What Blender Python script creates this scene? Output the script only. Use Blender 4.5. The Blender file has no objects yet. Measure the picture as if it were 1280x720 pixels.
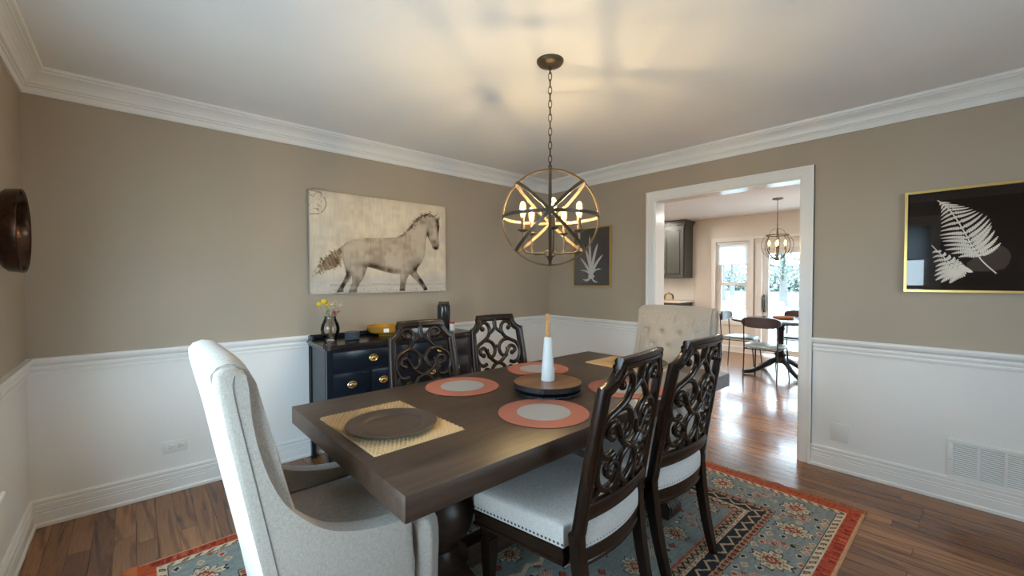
import bpy, bmesh, math, random
import numpy as np
from mathutils import Vector, Matrix
sc = bpy.context.scene
PI = math.pi
R = math.radians
random.seed(7)
# ------------------------------------------------------------------ camera
cam_d = bpy.data.cameras.new('camera')
cam = bpy.data.objects.new('camera', cam_d)
sc.collection.objects.link(cam)
cam_d.sensor_width = 36.0
cam_d.lens = 526.75 / 1280.0 * 36.0
cam_d.clip_start = 0.05
cam_d.clip_end = 300
yaw, pitch, roll = R(41.986), R(-1.242), R(-0.11)
fw = Vector((math.sin(yaw) * math.cos(pitch), math.cos(yaw) * math.cos(pitch), math.sin(pitch)))
rt = Vector((math.cos(yaw), -math.sin(yaw), 0))
up = rt.cross(fw)
r2 = rt * math.cos(roll) + up * math.sin(roll)
u2 = -rt * math.sin(roll) + up * math.cos(roll)
cam.matrix_world = Matrix(((r2.x, u2.x, -fw.x, 0), (r2.y, u2.y, -fw.y, 0), (r2.z, u2.z, -fw.z, 1.32), (0, 0, 0, 1)))
sc.camera = cam
# ------------------------------------------------------------------ world, exposure
sc.view_settings.view_transform = 'Standard'
sc.view_settings.look = 'None'
sc.view_settings.gamma = 1.0
sc.view_settings.use_curve_mapping = False
sc.view_settings.exposure = 0.75
SKY = 10.0
BULB = 1250.0
CAN = 480.0
w = bpy.data.worlds.new('world')
sc.world = w
w.use_nodes = True
nt = w.node_tree
bg = nt.nodes['Background']
tc = nt.nodes.new('ShaderNodeTexCoord')
sep = nt.nodes.new('ShaderNodeSeparateXYZ')
cr = nt.nodes.new('ShaderNodeValToRGB')
nt.links.new(tc.outputs['Generated'], sep.inputs[0])
nt.links.new(sep.outputs['Z'], cr.inputs[0])
cr.color_ramp.elements[0].position = 0.0
cr.color_ramp.elements[0].color = (0.64, 0.82, 0.95, 1)
cr.color_ramp.elements[1].position = 0.6
cr.color_ramp.elements[1].color = (0.56, 0.81, 1.0, 1)
nt.links.new(cr.outputs[0], bg.inputs['Color'])
bg.inputs['Strength'].default_value = SKY
try:
    sc.cycles.use_denoising = True
    sc.cycles.max_bounces = 10
    sc.cycles.diffuse_bounces = 6
    sc.cycles.transparent_max_bounces = 24
    sc.cycles.sample_clamp_indirect = 6
    sc.cycles.caustics_reflective = False
    sc.cycles.caustics_refractive = False
except Exception:
    pass


def portal(name, loc, rot, sx, sy):
    l = bpy.data.lights.new(name, 'AREA')
    l.shape = 'RECTANGLE'
    l.size, l.size_y = sx, sy
    l.cycles.is_portal = True
    o = bpy.data.objects.new(name, l)
    o.location = loc
    o.rotation_euler = rot
    sc.collection.objects.link(o)


# area light points along local -Z
portal('daylight_portal', (-0.60, 1.40, 1.30), (0, R(-90), 0), 1.62, 2.0)
portal('daylight_portal', (1.95, -1.70, 1.46), (R(90), 0, 0), 1.34, 1.2)
portal('daylight_portal', (8.2, 1.60, 1.00), (0, R(90), 0), 1.9, 2.0)
portal('daylight_portal', (8.2, 2.99, 1.10), (0, R(90), 0), 1.7, 0.8)

# ------------------------------------------------------------------ dimensions
X0, X2, Y1, Y0 = -0.423, 3.582, 3.349, -1.5
ZC = 2.421
NX = 8.0            # far wall of the nook
T = 0.155           # wall thickness


# ------------------------------------------------------------------ node helpers
def mat(name, col=(0.5, 0.5, 0.5), rough=0.5, metal=0.0, spec=0.5, **k):
    m = bpy.data.materials.new(name)
    m.use_nodes = True
    p = m.node_tree.nodes['Principled BSDF']
    p.inputs['Base Color'].default_value = (*col, 1)
    p.inputs['Roughness'].default_value = rough
    p.inputs['Metallic'].default_value = metal
    p.inputs['Specular IOR Level'].default_value = spec
    for kk, v in k.items():
        p.inputs[kk.replace('_', ' ')].default_value = v
    return m


class NT:
    def __init__(s, m):
        s.t = m.node_tree
        s.p = s.t.nodes['Principled BSDF']

    def n(s, typ, **k):
        a = s.t.nodes.new('ShaderNode' + typ)
        for kk, v in k.items():
            setattr(a, kk, v)
        return a

    def l(s, a, b):
        s.t.links.new(a, b)

    def coord(s, kind='Object', scale=(1, 1, 1), rot=(0, 0, 0)):
        c = s.n('TexCoord')
        mp = s.n('Mapping')
        mp.inputs['Scale'].default_value = scale
        mp.inputs['Rotation'].default_value = rot
        s.l(c.outputs[kind], mp.inputs[0])
        return mp.outputs[0]

    def noise(s, vec, scale=5, detail=4, rough=0.5, dist=0.0):
        a = s.n('TexNoise')
        a.inputs['Scale'].default_value = scale
        a.inputs['Detail'].default_value = detail
        a.inputs['Roughness'].default_value = rough
        a.inputs['Distortion'].default_value = dist
        s.l(vec, a.inputs['Vector'])
        return a.outputs['Fac']

    def ramp(s, fac, stops):
        a = s.n('ValToRGB')
        e = a.color_ramp.elements
        while len(e) < len(stops):
            e.new(0.5)
        for i, (p, c) in enumerate(stops):
            e[i].position = p
            e[i].color = (*c, 1)
        s.l(fac, a.inputs[0])
        return a.outputs[0]

    def bump(s, fac, strength=0.2, dist=0.01):
        b = s.n('Bump')
        b.inputs['Strength'].default_value = strength
        b.inputs['Distance'].default_value = dist
        s.l(fac, b.inputs['Height'])
        s.l(b.outputs[0], s.p.inputs['Normal'])

    def color(s, out):
        s.l(out, s.p.inputs['Base Color'])


def m_paint(name, col, rough=0.55, var=0.03, bs=0.05):
    m = mat(name, col, rough)
    t = NT(m)
    v = t.coord('Object')
    f = t.noise(v, 1.7, 3)
    t.color(t.ramp(f, [(0.3, tuple(c * (1 - var) for c in col)), (0.7, tuple(min(1, c * (1 + var)) for c in col))]))
    g = t.noise(v, 220, 2)
    t.bump(g, bs, 0.001)
    return m


def m_wood(name, dark, light, rough=0.35, axis='x', scale=1.0, coat=0.0, bs=0.15):
    m = mat(name, light, rough)
    t = NT(m)
    s = {'x': (1.2, 14, 14), 'y': (14, 1.2, 14), 'z': (14, 14, 1.2)}[axis]
    v = t.coord('Object', tuple(a * scale for a in s))
    f = t.noise(v, 1.6, 6, 0.62, 0.8)
    t.color(t.ramp(f, [(0.3, dark), (0.52, tuple((a + b) / 2 for a, b in zip(dark, light))), (0.72, light)]))
    t.bump(f, bs, 0.002)
    t.p.inputs['Coat Weight'].default_value = coat
    t.p.inputs['Coat Roughness'].default_value = 0.15
    return m


def m_linen(name, a, b, sc_=1.0):
    m = mat(name, a, 0.9, spec=0.2)
    t = NT(m)
    v1 = t.coord('Object', (90 * sc_, 90 * sc_, 520 * sc_))
    v2 = t.coord('Object', (520 * sc_, 520 * sc_, 90 * sc_))
    f1 = t.noise(v1, 1.0, 2)
    f2 = t.noise(v2, 1.0, 2)
    mm = t.n('Math', operation='ADD')
    t.l(f1, mm.inputs[0])
    t.l(f2, mm.inputs[1])
    h = t.n('Math', operation='MULTIPLY')
    t.l(mm.outputs[0], h.inputs[0])
    h.inputs[1].default_value = 0.5
    t.color(t.ramp(h.outputs[0], [(0.36, b), (0.60, a)]))
    t.bump(h.outputs[0], 0.18, 0.0012)
    t.p.inputs['Sheen Weight'].default_value = 0.15
    return m


def m_glass(name, tint=(1, 1, 1), gloss=1.0):
    """thin glass: clear pane with a Fresnel reflection"""
    m = bpy.data.materials.new(name)
    m.use_nodes = True
    t = m.node_tree
    t.nodes.clear()
    o = t.nodes.new('ShaderNodeOutputMaterial')
    mx = t.nodes.new('ShaderNodeMixShader')
    tr = t.nodes.new('ShaderNodeBsdfTransparent')
    tr.inputs[0].default_value = (*tint, 1)
    gl = t.nodes.new('ShaderNodeBsdfGlossy')
    gl.inputs['Roughness'].default_value = 0.02
    fr = t.nodes.new('ShaderNodeFresnel')
    fr.inputs['IOR'].default_value = 1.5
    mu = t.nodes.new('ShaderNodeMath')
    mu.operation = 'MULTIPLY'
    mu.inputs[1].default_value = gloss
    t.links.new(fr.outputs[0], mu.inputs[0])
    t.links.new(mu.outputs[0], mx.inputs[0])
    t.links.new(tr.outputs[0], mx.inputs[1])
    t.links.new(gl.outputs[0], mx.inputs[2])
    t.links.new(mx.outputs[0], o.inputs[0])
    return m


def m_emit(name, col, st):
    m = mat(name, (0.9, 0.9, 0.9), 0.4)
    p = m.node_tree.nodes['Principled BSDF']
    p.inputs['Emission Color'].default_value = (*col, 1)
    p.inputs['Emission Strength'].default_value = st
    return m


def m_attr(name, rough=0.9, var=0.0, vscale=300, bs=0.3):
    m = mat(name, (1, 1, 1), rough, spec=0.2)
    t = NT(m)
    a = t.n('Attribute')
    a.attribute_name = 'print'
    v = t.coord('Object')
    f = t.noise(v, vscale, 3)
    mx = t.n('MixRGB', blend_type='MULTIPLY')
    mx.inputs[0].default_value = 1.0
    t.l(a.outputs['Color'], mx.inputs[1])
    t.l(t.ramp(f, [(0.3, (1 - var,) * 3), (0.7, (1.0,) * 3)]), mx.inputs[2])
    t.color(mx.outputs[0])
    t.bump(f, bs, 0.002)
    return m


# ------------------------------------------------------------------ mesh helpers
def box(bm, x0, x1, y0, y1, z0, z1, M=None):
    vs = [bm.verts.new((x, y, z)) for x in (x0, x1) for y in (y0, y1) for z in (z0, z1)]
    if M is not None:
        for v in vs:
            v.co = M @ v.co
    for f in ((0, 1, 3, 2), (4, 6, 7, 5), (0, 4, 5, 1), (2, 3, 7, 6), (0, 2, 6, 4), (1, 5, 7, 3)):
        bm.faces.new([vs[i] for i in f])
    return vs


def rbox(bm, x0, x1, y0, y1, z0, z1, r=0.004, seg=2, M=None):
    b2 = bmesh.new()
    box(b2, x0, x1, y0, y1, z0, z1)
    bmesh.ops.bevel(b2, geom=b2.edges[:], offset=r, segments=seg, affect='EDGES', profile=0.5)
    if M is not None:
        b2.transform(M)
    merge(bm, b2)


def merge(bm, b2):
    mp = {}
    for v in b2.verts:
        mp[v] = bm.verts.new(v.co)
    for f in b2.faces:
        try:
            nf = bm.faces.new([mp[v] for v in f.verts])
            nf.material_index = f.material_index
        except ValueError:
            pass
    b2.free()


def lathe(bm, prof, seg=32, c=(0, 0, 0), M=None, cap=True):
    rings = []
    for r, z in prof:
        if r < 1e-6:
            v = bm.verts.new((c[0], c[1], c[2] + z))
            if M is not None:
                v.co = M @ v.co
            rings.append([v])
        else:
            ring = []
            for i in range(seg):
                a = 2 * PI * i / seg
                v = bm.verts.new((c[0] + r * math.cos(a), c[1] + r * math.sin(a), c[2] + z))
                if M is not None:
                    v.co = M @ v.co
                ring.append(v)
            rings.append(ring)
    for a, b in zip(rings, rings[1:]):
        for i in range(seg):
            j = (i + 1) % seg
            q = []
            for v in (a[i % len(a)], a[j % len(a)], b[j % len(b)], b[i % len(b)]):
                if v not in q:
                    q.append(v)
            if len(q) > 2:
                try:
                    bm.faces.new(q)
                except ValueError:
                    pass
    if cap:
        for r_ in (rings[0], rings[-1]):
            if len(r_) > 2:
                bm.faces.new(r_)


def tube(bm, pts, r, seg=8, closed=False, r2=None, nrm=None, cap=True, taper=None):
    """sweep an ellipse (r across, r2 along nrm) along pts"""
    pts = [Vector(p) for p in pts]
    n = len(pts)
    r2 = r if r2 is None else r2
    rings = []
    prev = None
    for i, p in enumerate(pts):
        if closed:
            t = (pts[(i + 1) % n] - pts[i - 1]).normalized()
        else:
            t = (pts[min(i + 1, n - 1)] - pts[max(i - 1, 0)]).normalized()
        if nrm is not None:
            b = Vector(nrm(p) if callable(nrm) else nrm)
            b = (b - t * b.dot(t)).normalized()
        elif prev is None:
            b = t.orthogonal().normalized()
        else:
            b = (prev - t * prev.dot(t)).normalized()
        prev = b
        a = t.cross(b)
        k = taper[i] if taper else 1.0
        ring = []
        for j in range(seg):
            an = 2 * PI * (j + 0.5) / seg
            ring.append(bm.verts.new(p + a * math.cos(an) * r * k + b * math.sin(an) * r2 * k))
        rings.append(ring)
    m = n if closed else n - 1
    for i in range(m):
        A, B = rings[i], rings[(i + 1) % n]
        for j in range(seg):
            k = (j + 1) % seg
            bm.faces.new((A[j], A[k], B[k], B[j]))
    if cap and not closed:
        bm.faces.new(rings[0][::-1])
        bm.faces.new(rings[-1])


def spline(pts, k=6, closed=False):
    pts = [Vector(p) if len(p) == 3 else Vector((p[0], p[1], 0)) for p in pts]
    n = len(pts)
    out = []
    m = n if closed else n - 1
    for i in range(m):
        if closed:
            p0, p1, p2, p3 = pts[i - 1], pts[i], pts[(i + 1) % n], pts[(i + 2) % n]
        else:
            p1, p2 = pts[i], pts[i + 1]
            p0 = pts[i - 1] if i else p1 * 2 - p2
            p3 = pts[i + 2] if i + 2 < n else p2 * 2 - p1
        for j in range(k):
            t = j / k
            out.append(0.5 * ((2 * p1) + (-p0 + p2) * t + (2 * p0 - 5 * p1 + 4 * p2 - p3) * t * t + (-p0 + 3 * p1 - 3 * p2 + p3) * t ** 3))
    if not closed:
        out.append(pts[-1])
    return out


def prism(bm, poly, fn, d0, d1):
    """poly of (a,b); fn(a,b,d)->xyz; extruded from d0 to d1"""
    A = [bm.verts.new(fn(a, b, d0)) for a, b in poly]
    B = [bm.verts.new(fn(a, b, d1)) for a, b in poly]
    bm.faces.new(A)
    bm.faces.new(B[::-1])
    n = len(poly)
    for i in range(n):
        j = (i + 1) % n
        bm.faces.new((A[i], B[i], B[j], A[j]))


def obj(name, bm, m, parent=None, smooth=True, angle=40, **props):
    bmesh.ops.recalc_face_normals(bm, faces=bm.faces[:])
    me = bpy.data.meshes.new(name)
    bm.to_mesh(me)
    bm.free()
    for x in (m if isinstance(m, (list, tuple)) else [m]):
        me.materials.append(x)
    if smooth:
        me.shade_smooth()
        try:
            me.set_sharp_from_angle(angle=R(angle))
        except Exception:
            pass
    o = bpy.data.objects.new(name, me)
    sc.collection.objects.link(o)
    if parent is not None:
        o.parent = parent
    for k, v in props.items():
        o[k] = v
    return o


def tag(o, label, cat, group=None):
    o['label'] = label
    o['category'] = cat
    if group:
        o['group'] = group
    return o


def thing(name, label, cat, loc=(0, 0, 0), rz=0, group=None):
    o = bpy.data.objects.new(name, None)
    o.empty_display_size = 0.1
    sc.collection.objects.link(o)
    o.location = loc
    o.rotation_euler = (0, 0, rz)
    return tag(o, label, cat, group)


def dup(root, loc, rz, label, first=False):
    def rec(o, parent):
        c = o.copy()
        sc.collection.objects.link(c)
        if parent is not None:
            c.parent = parent
        for ch in [q for q in sc.collection.objects if q.parent == o]:
            rec(ch, c)
        return c
    r_ = root if first else rec(root, None)
    r_.location = loc
    r_.rotation_euler = (0, 0, rz)
    r_['label'] = label
    return r_


def struct(name, bm, m, label=None, parent=None, smooth=False):
    o = obj(name, bm, m, parent, smooth)
    if parent is None:
        o['kind'] = 'structure'
    if label:
        o['label'] = label
    return o


# ------------------------------------------------------------------ materials
M = {}
M['taupe'] = m_paint('taupe_paint', (0.405, 0.335, 0.255), 0.5)
M['white'] = m_paint('white_paint', (0.80, 0.79, 0.77), 0.38, 0.015, 0.02)
M['ceil'] = m_paint('ceiling_paint', (0.84, 0.83, 0.82), 0.7, 0.02)
M['nookwall'] = m_paint('cream_paint', (0.74, 0.69, 0.62), 0.55)
M['bronze'] = mat('dark_bronze', (0.085, 0.062, 0.040), 0.42, 0.5)
M['brass'] = mat('brass', (0.75, 0.55, 0.25), 0.25, 1.0)
M['gold'] = mat('gold_frame', (0.72, 0.50, 0.16), 0.3, 0.9)
M['black'] = mat('black_metal', (0.012, 0.012, 0.014), 0.4)
M['table'] = m_wood('dark_table_wood', (0.024, 0.0135, 0.009), (0.075, 0.043, 0.028), 0.38, 'x', 1.0, 0.0)
M['chairwood'] = m_wood('espresso_wood', (0.006, 0.003, 0.0018), (0.026, 0.0115, 0.0058), 0.27, 'z', 1.0, 0.0, 0.05)
M['chairwood'].node_tree.nodes['Principled BSDF'].inputs['Specular IOR Level'].default_value = 0.38
M['linen'] = m_linen('beige_linen', (0.46, 0.41, 0.355), (0.34, 0.30, 0.255))
M['seatlinen'] = m_linen('pale_seat_linen', (0.62, 0.60, 0.57), (0.46, 0.43, 0.40), 1.2)
M['nail'] = mat('dark_nailhead', (0.05, 0.045, 0.045), 0.3, 0.9)
M['side'] = m_paint('navy_black_lacquer', (0.010, 0.014, 0.022), 0.22, 0.1, 0.02)
M['sidetop'] = m_wood('sideboard_top', (0.012, 0.009, 0.010), (0.035, 0.025, 0.022), 0.2, 'x', 1, 0.3)
M['glass'] = m_glass('window_glass')
M['picglass'] = m_glass('picture_glass', (0.97, 0.97, 0.97), 1.5)


def plank_mat():
    m = mat('oak_plank', (0.2, 0.1, 0.05), 0.26, spec=0.3)
    t = NT(m)
    oi = t.n('ObjectInfo')
    ge = t.n('NewGeometry')
    add = t.n('Math', operation='ADD')
    t.l(oi.outputs['Random'], add.inputs[0])
    t.l(ge.outputs['Random Per Island'], add.inputs[1])
    fr = t.n('Math', operation='FRACT')
    t.l(add.outputs[0], fr.inputs[0])
    mu = t.n('Math', operation='MULTIPLY')
    t.l(fr.outputs[0], mu.inputs[0])
    mu.inputs[1].default_value = 37.0
    cx = t.n('CombineXYZ')
    t.l(mu.outputs[0], cx.inputs[0])
    t.l(mu.outputs[0], cx.inputs[1])
    va = t.n('VectorMath', operation='ADD')
    t.l(ge.outputs['Position'], va.inputs[0])
    t.l(cx.outputs[0], va.inputs[1])
    mp = t.n('Mapping')
    mp.inputs['Scale'].default_value = (14, 1.1, 1)
    t.l(va.outputs[0], mp.inputs[0])
    # cathedral grain
    nz = t.noise(mp.outputs[0], 0.55, 2, 0.5, 0.3)
    ml = t.n('Math', operation='MULTIPLY')
    t.l(nz, ml.inputs[0])
    ml.inputs[1].default_value = 34.0
    sn = t.n('Math', operation='SINE')
    t.l(ml.outputs[0], sn.inputs[0])
    mp2 = t.n('Mapping')
    mp2.inputs['Scale'].default_value = (160, 6, 1)
    t.l(va.outputs[0], mp2.inputs[0])
    fine = t.noise(mp2.outputs[0], 1.0, 4, 0.6)
    base = t.ramp(fr.outputs[0], [(0.0, (0.13, 0.046, 0.014)), (0.35, (0.22, 0.088, 0.027)), (0.7, (0.30, 0.13, 0.042)), (1.0, (0.17, 0.065, 0.020))])
    g1 = t.ramp(sn.outputs[0], [(0.25, (1, 1, 1)), (0.95, (0.60, 0.52, 0.46))])
    g2 = t.ramp(fine, [(0.3, (0.72, 0.68, 0.64)), (0.6, (1.1, 1.1, 1.1))])
    a = t.n('MixRGB', blend_type='MULTIPLY')
    a.inputs[0].default_value = 1
    t.l(base, a.inputs[1])
    t.l(g1, a.inputs[2])
    b = t.n('MixRGB', blend_type='MULTIPLY')
    b.inputs[0].default_value = 1
    t.l(a.outputs[0], b.inputs[1])
    t.l(g2, b.inputs[2])
    t.color(b.outputs[0])
    t.bump(fine, 0.05, 0.002)
    t.p.inputs['Coat Weight'].default_value = 0.35
    t.p.inputs['Coat Roughness'].default_value = 0.12
    return m


M['plank'] = plank_mat()
M['dark'] = mat('subfloor', (0.02, 0.012, 0.008), 0.8)


# ------------------------------------------------------------------ large structure
def wallbox(bm, x0, x1, y0, y1, z0, z1, mi=0):
    n0 = len(bm.faces)
    box(bm, x0, x1, y0, y1, z0, z1)
    bm.faces.ensure_lookup_table()
    for f in bm.faces[n0:]:
        f.material_index = mi


ZR = 0.86   # paint line behind the chair rail


def two_tone(bm, x0, x1, y0, y1, z0, z1):
    if z0 < ZR < z1:
        wallbox(bm, x0, x1, y0, y1, z0, ZR, 1)
        wallbox(bm, x0, x1, y0, y1, ZR, z1, 0)
    else:
        wallbox(bm, x0, x1, y0, y1, z0, z1, 0 if z0 >= ZR else 1)


TW = [M['taupe'], M['white']]
H = ZC
bm = bmesh.new()
two_tone(bm, X0 - T, X2, Y1, Y1 + T, 0, H)
struct('wall_north', bm, TW, 'taupe wall over white wainscot behind the sideboard')
bm = bmesh.new()
SX0, SX1 = 1.30, 2.60  # opening for the added fill window
two_tone(bm, X0 - T, SX0, Y0 - T, Y0, 0, H)
two_tone(bm, SX1, X2 + T, Y0 - T, Y0, 0, H)
two_tone(bm, SX0, SX1, Y0 - T, Y0, 0, 0.90)
two_tone(bm, SX0, SX1, Y0 - T, Y0, 2.03, H)
struct('wall_south', bm, TW)
# west wall with window opening
WY0, WY1, WZ0, WZ1 = 0.42, 2.36, 0.52, 2.03
bm = bmesh.new()
two_tone(bm, X0 - T, X0, Y0, WY0, 0, H)
two_tone(bm, X0 - T, X0, WY1, Y1, 0, H)
two_tone(bm, X0 - T, X0, WY0, WY1, 0, WZ0)
two_tone(bm, X0 - T, X0, WY0, WY1, WZ1, H)
struct('wall_west', bm, TW)
# east wall with cased opening
DY0, DY1, DZ = 0.862, 2.018, 2.045
bm = bmesh.new()
two_tone(bm, X2, X2 + T, Y0, DY0, 0, H)
two_tone(bm, X2, X2 + T, DY1, Y1 + T, 0, H)
two_tone(bm, X2, X2 + T, DY0, DY1, DZ, H)
struct('wall_east', bm, TW, 'taupe and white wall with the cased opening to the nook')
# nook walls
NY0, NY1 = -0.6, 5.4
WN = dict(y0=2.70, y1=3.27, z0=0.56, z1=1.98)
DN = dict(y0=0.60, y1=2.50, z0=0.03, z1=1.83)
bm = bmesh.new()
wallbox(bm, NX, NX + T, WN['y1'], NY1, 0, H)
wallbox(bm, NX, NX + T, WN['y0'], WN['y1'], 0, WN['z0'])
wallbox(bm, NX, NX + T, WN['y0'], WN['y1'], WN['z1'], H)
wallbox(bm, NX, NX + T, DN['y1'], WN['y0'], 0, H)
wallbox(bm, NX, NX + T, DN['y0'], DN['y1'], DN['z1'], H)
wallbox(bm, NX, NX + T, NY0, DN['y0'], 0, H)
struct('wall_nook_east', bm, M['nookwall'], 'cream far wall of the breakfast nook')
bm = bmesh.new()
wallbox(bm, X2 + T, NX + T, NY1, NY1 + T, 0, H)
struct('wall_nook_north', bm, M['nookwall'])
bm = bmesh.new()
wallbox(bm, X2 + T, NX + T, NY0 - T, NY0, 0, H)
struct('wall_nook_south', bm, M['nookwall'])
bm = bmesh.new()
wallbox(bm, X2, X2 + T, Y1 + T, NY1 + T, 0, H)
struct('wall_kitchen_west', bm, M['nookwall'])
bm = bmesh.new()
wallbox(bm, X0 - T, X2 + T, Y0 - T, Y1 + T, H, H + 0.12)
wallbox(bm, X2 + T, NX + T, NY0 - T, NY1 + T, H, H + 0.12)
wallbox(bm, X2, X2 + T, Y1 + T, NY1 + T, H, H + 0.12)
struct('ceiling', bm, M['ceil'], 'white ceiling with the chandelier canopy at its middle')

# floor and its planks
bm = bmesh.new()
box(bm, X0 - T, NX + T, Y0 - T, NY1 + T, -0.10, -0.012)
floor = struct('floor', bm, M['dark'], 'brown oak strip floor')
PW = 0.083
plank_me = {}


def plank_mesh(L):
    L = round(L, 1)
    if L not in plank_me:
        b = bmesh.new()
        x, e = PW / 2 - 0.0006, 0.0015
        z0, z1 = -0.011, 0.0
        lo = [b.verts.new((sx * x, sy * (L / 2 - 0.0006), z0)) for sx, sy in ((-1, -1), (1, -1), (1, 1), (-1, 1))]
        mi = [b.verts.new((sx * x, sy * (L / 2 - 0.0006), z1 - e * 0.6)) for sx, sy in ((-1, -1), (1, -1), (1, 1), (-1, 1))]
        hi = [b.verts.new((sx * (x - e), sy * (L / 2 - 0.0006 - e), z1)) for sx, sy in ((-1, -1), (1, -1), (1, 1), (-1, 1))]
        b.faces.new(hi)
        for A, B in ((lo, mi), (mi, hi)):
            for i in range(4):
                j = (i + 1) % 4
                b.faces.new((A[i], A[j], B[j], B[i]))
        bmesh.ops.recalc_face_normals(b, faces=b.faces[:])
        me = bpy.data.meshes.new('plank')
        b.to_mesh(me)
        b.free()
        me.materials.append(M['plank'])
        plank_me[L] = me
    return plank_me[L]


rr = random.Random(3)
xc = X0
while xc < X2 + 0.02:
    y = Y0 + 0.0
    off = rr.choice([0.3, 0.5, 0.7, 0.9, 1.1])
    first = True
    while y < Y1 - 0.02:
        L = off if first else rr.choice([0.8, 1.0, 1.3, 1.5, 1.8])
        first = False
        if y + L > Y1 - 0.25:
            L = Y1 - y
        L = round(L, 1) if y + L < Y1 - 0.01 else L
        o = bpy.data.objects.new('plank', plank_mesh(L))
        Lr = round(L, 1)
        o.location = (xc + PW / 2, y + L / 2, 0)
        o.scale = (1, L / Lr, 1)
        o.parent = floor
        sc.collection.objects.link(o)
        y += L
    xc += PW
bm = bmesh.new()
x = xc
while x < NX + 0.05:
    y = NY0
    off = rr.uniform(0.3, 1.2)
    first = True
    while y < NY1:
        L = off if first else rr.uniform(0.7, 1.9)
        first = False
        box(bm, x + 0.0006, x + PW - 0.0006, y + 0.0006, min(y + L, NY1) - 0.0006, -0.011, 0.0)
        y += L
    x += PW
o = obj('plank_field', bm, M['plank'], floor, smooth=False)
o['kind'] = 'stuff'


# ------------------------------------------------------------------ mouldings
def moulding(name, prof, a, b, inward, m0=True, m1=True, mt=None, label=None):
    """prof: (out, z) list; runs from a to b (xy) along a wall; inward = unit vector into the room"""
    a, b, inw = Vector((*a, 0)), Vector((*b, 0)), Vector((*inward, 0))
    d = (b - a).normalized()
    bm_ = bmesh.new()
    rows = []
    for o_, z in prof:
        p = a + inw * o_ + d * (o_ if m0 else 0) + Vector((0, 0, z))
        q = b + inw * o_ - d * (o_ if m1 else 0) + Vector((0, 0, z))
        rows.append((bm_.verts.new(p), bm_.verts.new(q)))
    for (p, q), (r_, s_) in zip(rows, rows[1:]):
        bm_.faces.new((p, q, s_, r_))
    bm_.faces.new((rows[0][0], rows[-1][0], rows[-1][1], rows[0][1]))
    bm_.faces.new([r_[0] for r_ in rows])
    bm_.faces.new([r_[1] for r_ in rows][::-1])
    return struct(name, bm_, mt or M['white'], label)


c0 = 2.294
crown = [(0, c0), (0.012, c0), (0.014, c0 + 0.012), (0.014, c0 + 0.034), (0.022, c0 + 0.038), (0.022, c0 + 0.046), (0.032, c0 + 0.050), (0.037, c0 + 0.066), (0.046, c0 + 0.080),
         (0.060, c0 + 0.092), (0.074, c0 + 0.100), (0.080, c0 + 0.101), (0.080, c0 + 0.110), (0.094, c0 + 0.113), (0.098, c0 + 0.127), (0, c0 + 0.127)]
rail = [(0, 0.808), (0.008, 0.808), (0.010, 0.818), (0.010, 0.826), (0.005, 0.828), (0.005, 0.834), (0.012, 0.838), (0.014, 0.850), (0.010, 0.854), (0.010, 0.862), (0.018, 0.866), (0.026, 0.876), (0.030, 0.890), (0.028, 0.904), (0, 0.904)]
base = [(0, 0), (0.022, 0.0), (0.022, 0.016), (0.016, 0.024), (0.015, 0.072), (0.011, 0.074), (0.011, 0.078), (0.015, 0.080), (0.015, 0.088), (0.011, 0.090), (0.011, 0.094), (0.014, 0.096), (0.014, 0.116), (0.007, 0.119), (0.009, 0.124), (0.012, 0.136), (0.008, 0.145), (0, 0.147)]
W, E_, N, S = (1, 0), (-1, 0), (0, -1), (0, 1)
n = 1
for nm, prof, lab in (('crown', crown, 'crown moulding'), ('rail', rail, 'chair rail')):
    moulding('trim_%d' % n, prof, (X0, Y1), (X2, Y1), N, label='white %s along the wall behind the sideboard' % lab)
    n += 1
    if nm == 'crown':
        moulding('trim_%d' % n, prof, (X2, Y1), (X2, Y0), E_, label='white crown moulding above the cased opening')
        moulding('trim_%d' % (n + 1), prof, (X0, Y0), (X0, Y1), W)
        moulding('trim_%d' % (n + 2), prof, (X2, Y0), (X0, Y0), S)
        n += 3
    else:
        moulding('trim_%d' % n, prof, (X2, Y1), (X2, 2.104), E_, True, False)
        moulding('trim_%d' % (n + 1), prof, (X2, 0.790), (X2, Y0), E_, False, True, label='white chair rail below the fern picture')
        moulding('trim_%d' % (n + 2), prof, (X0, 2.46), (X0, Y1), W, False, True)
        moulding('trim_%d' % (n + 3), prof, (X0, Y0), (X0, 0.32), W, True, False)
        moulding('trim_%d' % (n + 4), prof, (X2, Y0), (SX1 + 0.08, Y0), S, True, False)
        moulding('trim_%d' % (n + 5), prof, (SX0 - 0.08, Y0), (X0, Y0), S, False, True)
        n += 6
moulding('baseboard_north', base, (X0, Y1), (X2, Y1), N)
moulding('baseboard_east', base, (X2, 0.790), (X2, Y0), E_, False, True)
moulding('baseboard_east', base, (X2, Y1), (X2, 2.104), E_, True, False)
moulding('baseboard_west', base, (X0, Y0), (X0, Y1), W)
moulding('baseboard_south', base, (X2, Y0), (X0, Y0), S)
b2 = [(0, 0), (0.015, 0), (0.015, 0.10), (0.008, 0.12), (0, 0.12)]
moulding('baseboard_nook', b2, (NX, NY1), (NX, 2.6), E_, False, False)
moulding('baseboard_nook', b2, (NX, 0.5), (NX, NY0), E_, False, False)


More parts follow.
